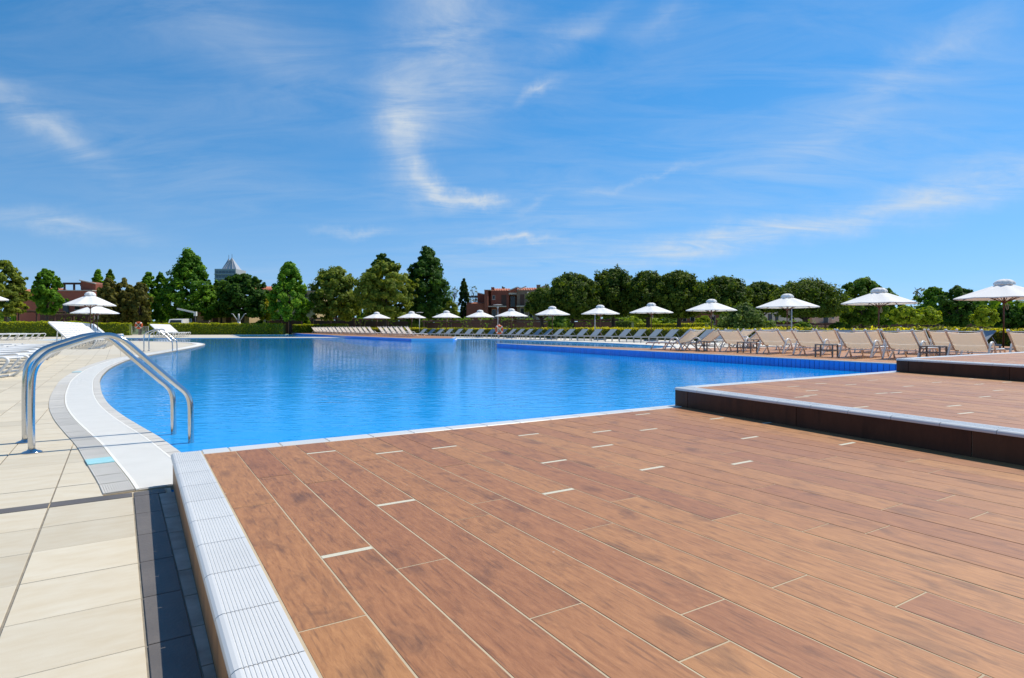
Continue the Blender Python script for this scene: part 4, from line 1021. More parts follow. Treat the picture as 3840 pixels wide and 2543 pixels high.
tree(1602, 929, 90, 1196, 90, 'cone', 'dark', 'tall dark conical tree in the middle of the photo', group=GT, n=14000, ncl=250)
tree(1690, 1128, 24, 1196, 86, 'round', 'olive', 'small olive green tree at the foot of the dark conical tree', group=GT, n=2200)
tree(1740, 1046, 16, 1200, 112, 'column', 'poplar', 'narrow dark poplar left of the red brick house', 'poplar_tree', None, n=3600, spiky=.7)
for (px, top, hw, D, lab) in ((1180,1046,20,140,'bare pale treetop behind the bright maple'), (1704,1072,18,132,'bare pale tree left of the poplar'), (1778,1072,24,142,'bare pale tree between the poplar and the red house'), (3452,1076,28,95,'bare grey treetop behind the right hand trees')):
    x, y = ray(px, D); H = hgt(top, D); t = thing('bare_tree', lab, 'tree', (x, y, -.05), 0, 'bare trees in the distance'); m = MB()
    m.tube([(0,0,0),(0,0,H*.95)], [0.14,0.02], 6)
    for k in range(26):
        a = rnd.uniform(0,6.28); z = H*rnd.uniform(.3,.85); r = hw/FPX*D*rnd.uniform(.5,1); m.tube([(0,0,z),(r*.6*math.cos(a),r*.6*math.sin(a),z+H*.08),(r*math.cos(a),r*math.sin(a),min(H,z+H*.22))],[.05,.03,.012],5)
    m.build('trunk', M_BARK, t)
    link('crown', crown_mesh(H*.45, H, hw/FPX*D, 'oval', 'haze', 30, 420, 0.16), t)
P_ = [(2036,1084,52,1180,74,'small pine overlapping the right side of the brown house'),(2150,1032,86,1190,70,'first large umbrella pine right of the brown house'),(2300,1014,80,1182,72,'tallest umbrella pine behind the seventh parasol'),
      (2430,1022,74,1184,69,'umbrella pine left of the broad double one'),(2545,1020,82,1186,66,'broad umbrella pine behind the eighth parasol'),(2706,1046,92,1172,62,'rounded umbrella pine between eighth and tenth parasol'),
      (2850,1065,76,1166,68,'flatter umbrella pine behind the oleander bush'),(3020,1060,132,1184,58,'low wide umbrella pine behind the tenth parasol')]
for (px, top, hw, cb, D, lab) in P_:
    tree(px, top, hw, cb, D, 'pine', 'pine', lab, 'pine_tree', GPn, n=15000, ls=0.0021*D, ncl=330, trunk=0.24, spiky=.5, fork=True, lean=rnd.uniform(-.5,.5), limbs=8)
tree(2784, 1150, 92, 1244, 50, 'bush', 'oleander', 'large dark oleander bush between ninth and tenth parasol', 'bush', None, n=9000, spiky=.5, ncl=160)
for (px, top, hw, cb, D, pal, n_, lab) in ((3235,1046,95,1212,60,'mid',9000,'leafy green tree behind the eleventh parasol'),(3320,1085,60,1212,62,'maple',5500,'green tree right behind the eleventh parasol'),
      (3395,1146,50,1210,52,'lime',4200,'left one of two small yellow green trees'),(3478,1152,50,1210,53,'lime',4200,'right one of two small yellow green trees'),(3500,1076,58,1190,70,'maple',5200,'dark green tree rising behind the two yellow green ones'),
      (3590,1080,76,1228,58,'dark',9500,'very dark tree left of the rightmost parasol'),(3690,1146,44,1218,52,'lime',3800,'yellow green tree under the rightmost parasol'),
      (3775,1148,66,1240,56,'dark',6500,'dark tree right of the rightmost parasol pole'),(3880,1140,70,1240,55,'maple',6000,'green tree at the right edge of the photo')):
    tree(px, top, hw, cb, D, 'round' if pal != 'lime' else 'oval', pal, lab, group=GR, n=n_, spiky=.25)
for (px, top, hw, D, pal, lab) in ((2405,1180,62,92,'lime','light green shrub seen below the pine crowns'),(2640,1186,34,75,'lime','light green bush left of the oleander'),(2100,1188,40,66,'mid','green bush under the first pine'),
      (2520,1192,40,86,'mid','green bush under the broad pine'),(3010,1208,34,52,'mid','rounded green bush under the wide pine'),(3150,1212,40,60,'mid','low green bush left of the right hand trees'),
      (980,1203,24,96,'mid','clipped green bush before the ochre house'),(1150,1190,11,92,'mid','small round clipped tree on the terrace'),(1560,1200,36,88,'olive','olive bush behind the second parasol')):
    tree(px, top, hw, 1246, D, 'bush', pal, lab, 'bush', 'bushes behind the hedges', n=2600, spiky=.2)

def hedge(P, w, h, label, pal, tipcol, dens, ls, name='hedge', base=-0.03):
    """clipped hedge along the polyline P: dark core with leaves on every face; fresh yellow shoots on top"""
    t = thing(name, label, 'hedge', (P[0][0], P[0][1], base), 0, 'clipped hedges round the pool'); ox, oy = P[0]
    pts = resample(P, 0.5); Lf = offset(pts, w/2); Rt = offset(pts, -w/2)
    n = len(pts); vs = []; fs = []
    for a, b in zip(Lf, Rt):
        j = rnd.uniform(-.03,.03); k = 0.10
        f = lambda q, s: (q[0]+(a[0]+b[0])/2*0-ox+((a[0]+b[0])/2-q[0])*s, q[1]-oy+((a[1]+b[1])/2-q[1])*s)
        vs += [(*f(a,.12),0),(*f(a,.14),h-k+j),(*f(b,.14),h-k+j),(*f(b,.12),0)]
    for i in range(n-1):
        k = 4*i; fs += [(k,k+1,k+5,k+4),(k+1,k+2,k+6,k+5),(k+2,k+3,k+7,k+6)]
    fs += [(3,2,1,0),(4*n-4,4*n-3,4*n-2,4*n-1)]
    c0, c1 = (np.array(c) for c in PAL[pal])
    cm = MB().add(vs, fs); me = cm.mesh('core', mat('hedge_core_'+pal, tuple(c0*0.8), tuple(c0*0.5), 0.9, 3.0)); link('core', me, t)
    L = sum(math.hypot(pts[i+1][0]-pts[i][0], pts[i+1][1]-pts[i][1]) for i in range(n-1))
    N = int(L*(2*h+w)*dens); seg = NR.randint(0, n-1, N); f = NR.uniform(size=N)
    pa = np.array(pts)[seg]*(1-f)[:,None] + np.array(pts)[seg+1]*f[:,None]
    tan = np.array(pts)[seg+1]-np.array(pts)[seg]; tan /= np.linalg.norm(tan, axis=1)[:,None]; nr = np.stack([-tan[:,1], tan[:,0]], 1)
    s = NR.uniform(size=N)*(2*h+w); lump = 0.05*np.sin(pa[:,0]*2.3+pa[:,1]*1.7)+0.03*np.sin(pa[:,0]*5.1-pa[:,1]*4.3)
    P3 = np.zeros((N,3)); NN = np.zeros((N,3))
    for lo, hi, kind in ((0,h,0),(h,h+w,1),(h+w,2*h+w,2)):
        k = (s >= lo) & (s < hi); q = s[k]-lo
        if kind == 1: off = q-w/2; z = h+lump[k]-0.05*(np.abs(off)/(w/2))**4; NN[k,2] = 1
        else:
            sg = 1 if kind == 0 else -1; z = q; off = sg*(w/2+lump[k]*0.7 - 0.06*(z/h)**6); NN[k,:2] = nr[k]*sg
        P3[k,:2] = pa[k]+nr[k]*off[:,None]; P3[k,2] = z
    P3 += NR.normal(size=(N,3))*np.array((.03,.03,.03)); P3[:,2] = np.abs(P3[:,2]); P3[:,0] -= ox; P3[:,1] -= oy
    NN += NR.normal(size=(N,3))*0.55 + np.array((0,0,.35))
    g_ = np.clip(NR.normal(0.5,0.35,size=(N,1)),0,1.3); C_ = c0+(c1-c0)*g_
    tip = (P3[:,2] > h*(0.80 if tipcol else 9)) & (NR.uniform(size=N) < 0.62*np.clip((P3[:,2]/h-0.74)/0.24,0.1,1)*(0.72+0.5*np.sin(pa[:,0]*3.1+pa[:,1]*2.2))); C_[tip] = np.array(tipcol or (0,0,0))*NR.uniform(.5,1.15,size=(tip.sum(),1))
    V_, Q, CC = leaf_quads(P3, NN, NR.uniform(.6,1.3,size=N)*ls, C_)
    link('foliage', np_mesh('foliage', V_, Q, CC, M_LEAF), t); return t
PAL['hedge'] = ((.140,.195,.010),(.360,.410,.020)); PAL['hedge2'] = ((.065,.095,.008),(.190,.220,.016)); TIP = (.74,.66,.030); TIPL = (.50,.50,.025)
hedge([(-62,61),(-44.8,62.5)], 1.3, 1.53, 'clipped green hedge at the far left behind the white loungers', 'hedge', TIPL, 70, .10)
hedge([(-45.6,63.2),(-48.8,68.5),(-52,73.5)], 1.2, 1.5, 'short hedge end turning back behind the raised white loungers', 'hedge', TIPL, 70, .10)
hedge([ray(362,73), ray(490,74)], 1.3, 1.52, 'clipped hedge left of the fence with the lifebuoy', 'hedge', TIPL, 70, .10)
hedge([ray(560,79), ray(700,80.5), ray(1066,82)], 1.5, 1.52, 'long clipped hedge right of the fence, behind the far pool', 'hedge', TIPL, 70, .11)
hedge([ray(1104,91), ray(1180,91), ray(1290,85)], 1.5, 1.42, 'clipped hedge beyond the gap with the maple trunk', 'hedge', TIPL, 60, .12)
HP = [ray(1290,82), (-17,72), (-10.5,67.3), (-4.5,63.4), (0.8,58.2), (5.2,52.4), (9.2,48.2), (12.2,44.2), (14.8,38.4), (16.8,32.3), (18.9,27.2), (20.8,22.0), (22.5,17)]
hedge(HP, 1.1, 0.88, 'long low hedge with yellow shoots behind the grey loungers', 'hedge2', TIP, 150, .062)
hedge([ray(1655,92), ray(1735,92)], 1.5, 1.6, 'short clipped hedge far behind the third parasol', 'hedge', None, 40, .13)
hedge([ray(2390,76), ray(2650,70)], 1.2, 1.45, 'clipped hedge under the pines', 'hedge', TIPL, 60, .11)
hedge([ray(2300,78), ray(2372,77)], 1.6, 1.75, 'clipped block of hedge left of the one under the pines', 'oleander', None, 60, .11)

# far belt of woods closing the view behind gardens and houses
k = 16000; xs = NR.uniform(-175, 190, k); zs = np.abs(NR.normal(0,1,k))
P3 = np.stack([xs, 132+NR.uniform(-6,6,k), np.minimum(1,NR.uniform(0,1,k))*(5.2+1.3*np.sin(xs*.13)+0.9*np.sin(xs*.37+1)+NR.uniform(0,1.0,k))], 1)
c0, c1 = (np.array(c) for c in PAL['mid']); V_, Q, CC = leaf_quads(P3, NR.normal(size=(k,3))+np.array((0,-.6,.5)), NR.uniform(.5,1.1,k), c0+(c1-c0)*NR.uniform(0,1,(k,1)))
tag(link('woods', np_mesh('woods', V_, Q, CC, M_LEAF)), 'low belt of distant green woods behind the houses', None, None, 'stuff')
# ------------------------------------------------------------------ buildings (facade seen from the pool lies at local y = 0, depth goes to +y)
def bld(name, D, px0, label, cat='house'):
    x, y = ray(px0, D); t = thing(name, label, cat, (x, y, -0.05)); t['_D'] = D; t['_p'] = px0
    return t
def loc(t, px): return (px-t['_p'])/FPX*t['_D']
def hz(t, py): return hgt(py, t['_D'])+0.05
def wall(t, x0, x1, y0, y1, z0, z1, m, name='wall'): return MB().box(x0,x1,y0,y1,z0,z1).build(name, m, t)
def window(t, x0, x1, z0, z1, y=0.0, shut=False, door=False):
    w = MB().box(x0-.06,x1+.06,y-.05,y+.04,z0-.06,z1+.06).build('door' if door else 'window', M_SHUT if shut else M_TRIM, t)
    MB().box(x0,x1,y-.062,y-.03,z0,z1).build('pane', M_SHUT if shut and door else M_GLASS, w)
    if not door: MB().box(x0-.12,x1+.12,y-.12,y+.02,z0-.13,z0-.062).build('sill', M_TRIM, w)
    return w
def gable_roof(t, x0, x1, y0, y1, ze, zr, m=None, axis='x', over=.25):
    m = m or M_ROOF; th = .16
    if axis == 'x':     # ridge along x
        ym = (y0+y1)/2; P = [(y0-over, ze),(ym, zr),(y1+over, ze)]
        mb = MB()
        for (ya,za),(yb,zb) in zip(P[:-1], P[1:]): mb.add([(x0-over,ya,za),(x1+over,ya,za),(x1+over,yb,zb),(x0-over,yb,zb),(x0-over,ya,za-th),(x1+over,ya,za-th),(x1+over,yb,zb-th),(x0-over,yb,zb-th)],[(0,1,2,3),(7,6,5,4),(0,4,5,1),(1,5,6,2),(2,6,7,3),(3,7,4,0)])
    else:
        xm = (x0+x1)/2; P = [(x0-over, ze),(xm, zr),(x1+over, ze)]; mb = MB()
        for (xa,za),(xb,zb) in zip(P[:-1], P[1:]): mb.add([(xa,y0-over,za),(xb,y0-over,zb),(xb,y1+over,zb),(xa,y1+over,za),(xa,y0-over,za-th),(xb,y0-over,zb-th),(xb,y1+over,zb-th),(xa,y1+over,za-th)],[(0,1,2,3),(7,6,5,4),(0,4,5,1),(1,5,6,2),(2,6,7,3),(3,7,4,0)])
    r = mb.build('roof', m, t)
    # tile rows as real ridges on the slopes
    rows = MB()
    if axis == 'x':
        n = int((x1-x0+2*over)/0.42)
        for i in range(n):
            x = x0-over+0.21+i*0.42
            for (ya,za),(yb,zb) in zip(P[:-1], P[1:]): rows.tube([(x,ya,za+.02),(x,yb,zb+.02)], .085, 6)
    else:
        n = int((y1-y0+2*over)/0.42)
        for i in range(n):
            y = y0-over+0.21+i*0.42
            for (xa,za),(xb,zb) in zip(P[:-1], P[1:]): rows.tube([(xa,y,za+.02),(xb,y,zb+.02)], .085, 6)
    tag(rows.build('roof_tiles', m, r), kind='stuff'); return r
def gable_end(t, x0, x1, y, ze, zr, m, th=.3):
    xm = (x0+x1)/2; MB().add([(x0,y,ze),(x1,y,ze),(xm,y,zr),(x0,y+th,ze),(x1,y+th,ze),(xm,y+th,zr)],[(0,1,2),(5,4,3),(0,3,4,1),(1,4,5,2),(2,5,3,0)]).build('gable', m, t)
def balcony(t, x0, x1, z, dep, m=None):
    b = MB().box(x0,x1,-dep,0.0,z-.16,z).build('balcony', M_TRIM, t)
    MB().box(x0,x1,-dep,-dep+.04,z+.98,z+1.03).build('handrail', M_IRON, b)
    r = MB(); k = x0+.06
    while k < x1: r.box(k-.012,k+.012,-dep+.008,-dep+.032,z,z+.98); k += .16
    tag(r.build('balusters', M_IRON, b), kind='stuff')
def flue(t, x, y, z0, z1): MB().tube([(x,y,z0),(x,y,z1)], .13, 8).build('flue_pipe', M_IRON, t)

# red brick house in the middle with its brown neighbour wing
q8 = lambda v: 1700+v*.2027
r8 = lambda v: 1020+v*.2027
H = bld('brick_house', 105, 1760, 'red brick house with terracotta roof right of the poplar')
L = lambda v: loc(H, q8(v)); Z = lambda v: hz(H, r8(v))
wall(H, L(700), L(1030), 0, 8, 0, Z(350), M_BRICK)                      # main body
wall(H, L(585), L(648), -2.2, 7.5, 0, Z(350), M_BRICK, 'pier')          # projecting pier
wall(H, L(648), L(700), 1.2, 7, 0, Z(352), M_BRICK)
wall(H, L(585)-.05, L(700)+.05, -2.25, 7.5, Z(350), Z(344), M_TRIM, 'coping')
wall(H, L(443), L(584), 0.5, 6.5, 0, Z(425), M_BRICK)
MB().add([(L(443),.5,Z(425)),(L(584),.5,Z(425)),(L(584),.5,Z(418)),(L(443),.5,Z(385)),(L(443),6.5,Z(425)),(L(584),6.5,Z(425)),(L(584),6.5,Z(418)),(L(443),6.5,Z(385))],[(0,1,2,3),(7,6,5,4),(3,2,6,7),(0,3,7,4),(1,5,6,2)]).build('sloping_parapet', M_BRICK, H)
MB().bar((L(440),0.4,Z(383)),(L(590),0.4,Z(417)),.25,.14).build('coping', M_TRIM, H)
wall(H, L(258), L(584), -1.8, 0.49, 0, Z(590), M_BRICK, 'lower_wing')
wall(H, L(258), L(442), 0.5, 7, 0, Z(562), M_BRICK, 'lower_wing')
MB().add([(L(335),-1.9,Z(590)),(L(584),-1.9,Z(588)),(L(584),.45,Z(572)),(L(400),.45,Z(555))],[(0,1,2,3)]).build('lean_to_roof', M_ROOF, H)
fr = MB()
for xv in (290, 405): 
    for yy in (1.0, 4.5): fr.box(L(xv)-.06,L(xv)+.06,yy-.06,yy+.06,Z(562),Z(440))
fr.box(L(283),L(442),.9,1.1,Z(452),Z(436)).box(L(283),L(442),4.4,4.6,Z(452),Z(436))
for k in range(8): fr.box(L(283)+k*.42-.04,L(283)+k*.42+.04,.6,4.9,Z(436),Z(430))
fr.build('roof_pergola', M_IRON, H)
gable_roof(H, L(715), L(1030), .3, 7.7, Z(350)+.05, Z(283), over=.2)
wall(H, L(1030), L(1178), 2.6, 8, 0, Z(382), M_BRICK)
wall(H, L(1025), L(1178), -.2, 2.7, Z(418), Z(385), M_TRIM, 'lintel')
MB().add([(L(1028),-.25,Z(384)),(L(1180),-.25,Z(384)),(L(1184),-.25,Z(286)),(L(1028),-.25,Z(345)),(L(1028),3,Z(384)),(L(1180),3,Z(384)),(L(1184),3,Z(286)),(L(1028),3,Z(345))],[(0,1,2,3),(7,6,5,4),(3,2,6,7),(0,3,7,4),(1,5,6,2)]).build('gable', M_STUCCO, H)
MB().bar((L(1020),-.35,Z(348)),(L(1186),-.35,Z(282)),.3,.16).build('verge', M_TRIM, H)
MB().bar((L(1186),-.35,Z(282)),(L(1232),-.35,Z(306)),.3,.16).build('verge', M_TRIM, H)
MB().box(L(697),L(755),.8,1.9,Z(352),Z(276)).build('chimney', M_BRICK, H)
for xv, zv in ((905,238),(940,256),(915,250)): flue(H, L(xv), 4.0, Z(300), Z(zv))
window(H, L(725), L(768), Z(500), Z(440)); window(H, L(895), L(975), Z(632), Z(432), door=True, shut=True)
window(H, L(720), L(790), Z(850), Z(700)); window(H, L(880), L(975), Z(1080), Z(690), door=True, shut=True)
window(H, L(1060), L(1140), Z(630), Z(440), 2.6, door=True)
balcony(H, L(650), L(985), Z(635), 1.7)
# brown stone neighbour
N_ = bld('stone_house', 104, 1937, 'brown stone house with terracotta roof partly behind the first pine')
L = lambda v: loc(N_, q8(v)); Z = lambda v: hz(N_, r8(v))
wall(N_, L(1178), L(1530), 0, 8.5, 0, Z(340), M_BROWN)
gable_roof(N_, L(1205), L(1530), .3, 8.2, Z(335), Z(266), over=.2)
MB().bar((L(1178),-.15,Z(336)),(L(1350),-.15,Z(268)),.3,.16).build('verge', M_TRIM, N_)
wall(N_, L(1530), L(1840), 1.0, 8.5, 0, Z(322), M_PALE)
gable_end(N_, L(1525), L(1850), .95, Z(322), Z(252), M_PALE); MB().bar((L(1518),.85,Z(326)),(L(1690),.85,Z(250)),.3,.16).build('verge', M_TRIM, N_); MB().bar((L(1690),.85,Z(250)),(L(1860),.85,Z(326)),.3,.16).build('verge', M_TRIM, N_)
gable_roof(N_, L(1530), L(1845), 1.1, 8.5, Z(320), Z(253), axis='y', over=.1)
MB().box(L(1545),L(1612),.3,1.5,Z(330),Z(240)).build('chimney', M_BROWN, N_); MB().box(L(1540),L(1618),.22,1.58,Z(240),Z(234)).build('chimney_cap', M_TRIM, N_)
for xv, zv in ((1742,182),(1785,215),(1805,228)): flue(N_, L(xv), 5, Z(280), Z(zv))
window(N_, L(1243), L(1305), Z(610), Z(422), door=True, shut=True); window(N_, L(1240), L(1310), Z(850), Z(670)); window(N_, L(1400), L(1460), Z(850), Z(690))
MB().lathe([(.12,0),(.16,.1),(.12,.3)],8).build('wall_lamp', M_TRIM, N_, loc=(L(1375),-.15,Z(405)))
balcony(N_, L(1165), L(1345), Z(630), 1.2)

# terracotta house behind the left trees
T_ = bld('terracotta_house', 86, 180, 'terracotta house with roof pergola behind the left trees')
q1 = lambda v: v*.4054
r1 = lambda v: 900+v*.4054
L = lambda v: loc(T_, q1(v)); Z = lambda v: hz(T_, r1(v))
wall(T_, L(330), L(860), 0, 8, 0, Z(472), M_STUCCO); wall(T_, L(326), L(864), -.1, 8.1, Z(472), Z(464), M_TRIM, 'coping')
wall(T_, L(100), L(329), 1, 9, 0, Z(490), M_STUCCO); gable_roof(T_, L(100), L(332), 1, 9, Z(486), Z(428), over=.3)
MB().add([(L(706),1,Z(464)),(L(845),1,Z(464)),(L(845),1,Z(402)),(L(706),1,Z(372)),(L(706),5,Z(464)),(L(845),5,Z(464)),(L(845),5,Z(402)),(L(706),5,Z(372))],[(0,1,2,3),(7,6,5,4),(3,2,6,7),(0,3,7,4),(1,5,6,2)]).build('stair_tower', M_BRICK, T_)
MB().bar((L(702),.9,Z(368)),(L(850),.9,Z(400)),.3,.14).build('coping', M_TRIM, T_)
p = MB()
for xv in (550, 640): p.box(L(xv)-.1,L(xv)+.1,1.0,1.2,Z(466),Z(405)).box(L(xv)-.1,L(xv)+.1,4.5,4.7,Z(466),Z(405))
p.box(L(540),L(706),.95,1.25,Z(408),Z(390)).box(L(540),L(706),4.45,4.75,Z(408),Z(390)); p.build('roof_pergola', M_TIMBER, T_)
for (a, b, c, d, dr) in ((590,640,690,550,0),(700,740,640,560,0),(380,430,640,560,0)): window(T_, L(a), L(b), Z(c), Z(d), shut=True)
# ochre house with a tiled roof
O_ = bld('ochre_house', 112, 1000, 'ochre house with red tiled roof left of the bright maple')
q2 = lambda v: 900+v*.4054
L = lambda v: loc(O_, q2(v)); Z = lambda v: hz(O_, r1(v))
wall(O_, L(120), L(700), 0, 9, 0, Z(465), M_OCHRE); gable_roof(O_, L(110), L(345), 0, 9, Z(464), Z(418), over=.4); wall(O_, L(346), L(705), -.1, 9.1, Z(466), Z(474), M_TRIM, 'coping')
for (a, b) in ((180,225),(238,292),(380,430),(560,620)):
    window(O_, L(a), L(b), Z(528), Z(486), shut=True); window(O_, L(a), L(b), Z(680), Z(620), shut=True)
balcony(O_, L(500), L(690), Z(560), 1.0)
# far orange roofed house
F_ = bld('distant_house', 150, 1705, 'small distant house with orange roof left of the poplar foot'); wall(F_, -2.2, 3.4, 0, 6, 0, hz(F_,1192), M_PINK); gable_roof(F_, -2.2, 3.4, 0, 6, hz(F_,1192), hz(F_,1180))
# pale and pink houses behind the right hand pines
A_ = bld('pale_house', 88, 2950, 'pale shaded house under the wide pine crown')
q4 = lambda v: 2500+v*.2956
r4 = lambda v: 960+v*.2956
L = lambda v: loc(A_, q4(v)); Z = lambda v: hz(A_, r4(v))
wall(A_, L(1200), L(1760), 0, 8, 0, Z(640), M_PALE); gable_roof(A_, L(1200), L(1760), 0, 8, Z(640), Z(560))
for (a, b) in ((1290,1330),(1380,1410),(1560,1610)): window(A_, L(a), L(b), Z(820), Z(740), shut=True)
K_ = bld('pink_house', 90, 3090, 'pinkish house with balcony right of the wide pine')
L = lambda v: loc(K_, q4(v)); Z = lambda v: hz(K_, r4(v))
wall(K_, L(1840), L(2185), 0, 8, 0, Z(690), M_PINK); gable_roof(K_, L(1840), L(2185), 0, 8, Z(690), Z(620))
window(K_, L(1985), L(2045), Z(850), Z(750), door=True); window(K_, L(2098), L(2118), Z(795), Z(760)); balcony(K_, L(1940), L(2050), Z(850), 1.0)
B_ = bld('brick_house', 100, 2640, 'brick house whose roof end and flues show between two pines')
L = lambda v: loc(B_, q4(v)); Z = lambda v: hz(B_, r4(v))
wall(B_, L(150), L(800), 0, 8, 0, Z(440), M_BRICK); gable_roof(B_, L(150), L(800), 0, 8, Z(440), Z(392)); flue(B_, L(338), 2, Z(440), Z(350)); flue(B_, L(356), 2, Z(440), Z(345))
for a in (200, 300, 560): window(B_, L(a), L(a+50), Z(860), Z(760)); 

# tower with two steel pyramids far away
TW = bld('tower', 420, 846, 'distant grey glass tower with two pointed steel roofs', 'tower')
z1x = lambda v: loc(TW, v*.4054); Z = lambda v: hz(TW, 900+v*.4054)
x0, x1 = z1x(1990), z1x(2186)
wall(TW, x0, x1, 0, 16, 0, Z(268), M_TOWER)
for k in range(9):
    zz = Z(268)-1.2-k*3.1
    for j in range(6):
        a = x0+.5+j*(x1-x0-1)/6; MB().box(a+.15, a+(x1-x0-1)/6-.15, -.12, .2, zz-1.9, zz).build('window', M_TGLASS, TW)
    MB().box(x0-.25, x1+.25, -.5, 16.2, zz-2.75, zz-2.35).build('floor_band', M_SPIRE, TW)
for (a, b, c, y0) in ((2000,2095,2055,8),(2045,2180,2115,2)):
    b0, b1, ap = z1x(a), z1x(b), z1x(c); w = b1-b0; zb, zt_ = Z(268), Z(158)
    sp = MB().add([(b0,y0,zb),(b1,y0,zb),(b1,y0+w*.8,zb),(b0,y0+w*.8,zb),(ap-.15,y0+w*.4,zt_),(ap+.15,y0+w*.4,zt_)],[(0,1,5,4),(1,2,5),(2,3,4,5),(3,0,4)]).build('pyramid_roof', M_SPIRE, TW)
    for f in (.25,.5,.75): MB().bar((b0+(b1-b0)*f, y0-.15, zb),(ap, y0+w*.4-.25, zt_),.35).build('roof_fin', M_TOWER, sp)
    MB().tube([(ap,y0+w*.4,zt_-.5),(ap,y0+w*.4,Z(122))],.12,6).build('mast', M_IRON, sp)

# ------------------------------------------------------------------ pergolas in the gardens
def pergola(px0, px1, D, top, label, vines=True, dep=3.0, wallm=None):
    xa, y = ray(px0, D); xb, _ = ray(px1, D); h = hgt(top, D); W_ = xb-xa
    t = thing('pergola', label, 'pergola', (xa, y, -.05), 0, 'dark wooden pergolas in the gardens')
    n = max(2, int(W_/3.2)+1)
    for i in range(n):
        for yy in (0, dep): MB().box(W_*i/(n-1)-.08, W_*i/(n-1)+.08, yy-.08, yy+.08, 0, h-.18).build('post', M_TIMBER, t)
    for yy in (0, dep): MB().box(-.3, W_+.3, yy-.07, yy+.07, h-.18, h).build('beam', M_TIMBER, t)
    for i in range(int(W_/.9)+1): MB().box(i*.9-.04, i*.9+.04, -.4, dep+.4, h+.002, h+.12).build('rafter', M_TIMBER, t)
    if wallm: MB().box(-.5, W_+.5, dep+1.2, dep+1.5, 0, h-.25).build('rear_wall', wallm, t)
    if vines:
        k = int(W_*34); cx = NR.choice(np.linspace(0,W_,max(3,int(W_/2.6))), k)+NR.normal(0,.5,k)
        hang = NR.uniform(size=k)**2.2*1.2*(NR.uniform(size=k) < .5)
        P3 = np.stack([cx, NR.uniform(-.4,dep+.3,k), h+.12+NR.normal(0,.10,k)-hang], 1)
        c0, c1 = (np.array(c) for c in PAL['mid']); V_, Q, CC = leaf_quads(P3, NR.normal(size=(k,3))+np.array((0,-.3,.7)), NR.uniform(.10,.20,k), c0+(c1-c0)*NR.uniform(0,1,(k,1)))
        link('vine', np_mesh('vine', V_, Q, CC, M_LEAF), t)
    return t
pergola(72, 176, 80, 1166, 'dark pergola under the dark green tree at the left', False, wallm=M_SHUT)
pergola(205, 330, 81, 1178, 'dark pergola left of the parasol cluster', True, wallm=M_SHUT)
pergola(980, 1130, 98, 1192, 'long garden pergola before the ochre house', False, wallm=M_SHUT)
pergola(1150, 1330, 97, 1193, 'dark pergola under the left olive tree', False, wallm=M_SHUT)
pergola(1350, 1560, 97, 1196, 'dark pergola under the right olive tree', True, wallm=M_SHUT)
pergola(1590, 1735, 84, 1201, 'vine covered pergola behind the third parasol', True, wallm=M_SHUT)
pergola(1745, 1895, 80, 1199, 'vine covered pergola before the red brick house', True, wallm=M_SHUT)
pergola(1905, 2060, 79, 1198, 'vine covered pergola before the brown stone house', True, wallm=M_SHUT)
pergola(2110, 2330, 80, 1197, 'dark pergola behind the pine trunks', True, wallm=M_SHUT)
pergola(2560, 2660, 82, 1205, 'dark pergola right of the pine trunks', False, wallm=M_BRICK)
pergola(2875, 3030, 62, 1209, 'pergola with a green roof under the wide pine', True, wallm=M_SHUT)
pergola(3095, 3172, 66, 1213, 'small dark pergola before the pink house', False, wallm=M_SHUT)
pergola(3205, 3420, 68, 1216, 'dark pergola below the right hand trees', True, wallm=M_SHUT)
pergola(3500, 3850, 70, 1214, 'dark pergola behind the rightmost trees', True, wallm=M_SHUT)
GW = thing('garden_wall', 'low stone garden wall behind the long hedge', 'wall', (*ray(735,94), -.05)); MB().box(0, 1.9, 0, .4, 0, 1.95).build('wall_body', M_PINK, GW); MB().box(-.1,2.0,-.06,.46,1.95,2.05).build('coping', M_TRIM, GW)
GH = bld('garden_house', 97, 830, 'low ochre garden house under the broad dark tree'); wall(GH, loc(GH,712), loc(GH,935), 0, 5, 0, hz(GH,1178), M_OCHRE); wall(GH, loc(GH,708), loc(GH,940), -.6, 5.3, hz(GH,1178), hz(GH,1171), M_ROOF, 'roof')
for a in (722, 765, 800, 850, 890): window(GH, loc(GH,a), loc(GH,a+16), .3, hz(GH,1190), door=True, shut=True)

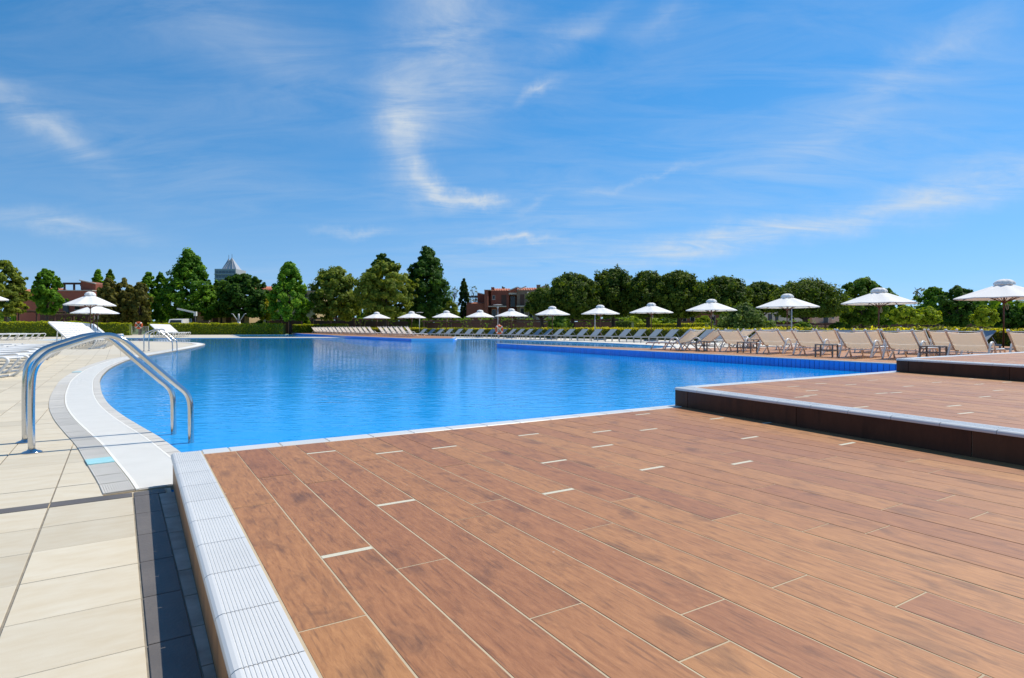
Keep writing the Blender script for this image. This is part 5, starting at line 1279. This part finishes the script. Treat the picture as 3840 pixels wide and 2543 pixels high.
# ------------------------------------------------------------------ odds and ends behind the hedge
def car(px, D, lab, rz, van=False):
    x, y = ray(px, D); t = thing('parked_van' if van else 'parked_car', lab, 'van' if van else 'car', (x, y, -.05), rz)
    if van:
        body = MB().add([(-.95,-2.4,.35),(.95,-2.4,.35),(.95,2.4,.35),(-.95,2.4,.35),(-.95,-2.4,1.15),(.95,-2.4,1.15),(.95,2.4,2.25),(-.95,2.4,2.25),(-.84,-1.75,2.15),(.84,-1.75,2.15),(.84,2.3,2.32),(-.84,2.3,2.32)],
            [(3,2,1,0),(0,1,5,4),(4,5,9,8),(8,9,10,11),(1,2,6,10,9,5),(3,0,4,8,11,7),(2,3,7,11,10,6)]).build('body', M_CAR, t)
        MB().add([(-.72,-2.33,1.27),(.72,-2.33,1.27),(.70,-1.86,2.05),(-.70,-1.86,2.05)],[(0,1,2,3)]).build('windscreen', M_GLASS, body)
        for s in (-1,1): MB().box(s*.98-.06,s*.98+.06,-2.0,-1.9,1.25,1.55).build('mirror', M_RUBBER, body)
        wr, wy = .34, (-1.6,1.5)
    else:
        body = MB().add([(-.85,-2.1,.3),(.85,-2.1,.3),(.85,2.1,.3),(-.85,2.1,.3),(-.85,-2.1,.85),(.85,-2.1,.85),(.85,2.1,.9),(-.85,2.1,.9)],[(3,2,1,0),(4,5,6,7),(0,1,5,4),(1,2,6,5),(2,3,7,6),(3,0,4,7)]).build('body', M_CAR, t)
        cab = MB().add([(-.8,-1.0,.86),(.8,-1.0,.86),(.8,1.7,.9),(-.8,1.7,.9),(-.62,-.35,1.42),(.62,-.35,1.42),(.62,1.1,1.45),(-.62,1.1,1.45)],[(4,5,6,7),(0,1,5,4),(1,2,6,5),(2,3,7,6),(3,0,4,7)]).build('cabin', M_CAR, t)
        MB().add([(-.68,-.93,.95),(.68,-.93,.95),(.56,-.42,1.37),(-.56,-.42,1.37)],[(0,1,2,3)]).build('windscreen', M_GLASS, cab)
        wr, wy = .31, (-1.35,1.3)
    for s in (-1,1):
        for yy in wy: MB().lathe([(wr*.5,-.1),(wr,-.1),(wr,.1),(wr*.5,.1)],14,Matrix.Translation((s*.82,yy,wr)) @ Matrix.Rotation(math.pi/2,4,'Y')).build('wheel', M_RUBBER, t)
    return t
car(675, 85.5, 'white van facing the pool behind the long left hedge', R(14), True)
car(760, 84.5, 'white parked car almost hidden by the long left hedge', R(80))
x, y = ray(733, 83.5); hA = hgt(1173, 83.5)
t = thing('barrier_arm', 'white tilted arm on a post above the white van', 'barrier', (x, y, -.05)); MB().tube([(0,0,0),(0,0,hA)], .10, 8).build('post', M_IRON, t); MB().bar((.05,-.05,hA+.05),((666-733)/FPX*83.5,-.05,hgt(1158,83.5)+.05),.16,.22).build('arm', M_WPLAST, t); MB().box(-.12,.22,-.2,.1,hA-.4,hA+.2).build('arm_head', M_WPLAST, t)
x, y = ray(896, 83.5); hA = hgt(1178, 83.5)
t = thing('forked_pole', 'grey forked steel pole rising behind the long left hedge', 'pole', (x, y, -.05)); MB().tube([(0,0,0),(0,0,hA-1.0)], [.28,.22], 10).build('post', M_POST, t); MB().tube([(0,0,hA-1.0),(0,0,hA+.1)], [.14,.10], 8).build('stem', M_POST, t)
for s in (-1,1): MB().tube([(0,0,hA-1.1),(s*.5,0,hA-.4),(s*.8,0,hA+.05),(s*1.0,0,hA+.1)], .06, 6).build('branch', M_POST, t)
x, y = ray(18, 79); t = thing('stair_railing', 'dark stair railing sloping down at the left edge of the photo', 'railing', (x, y, -.05)); z0, z1 = hgt(1174,79), hgt(1208,79); dx = 28/FPX*79
MB().bar((0,0,z0),(dx,0,z1),.09).build('handrail', M_TABLE, t)
for k in range(7): MB().box(dx*k/6-.03,dx*k/6+.03,-.03,.03,0,z0+(z1-z0)*k/6).build('baluster', M_TABLE, t)
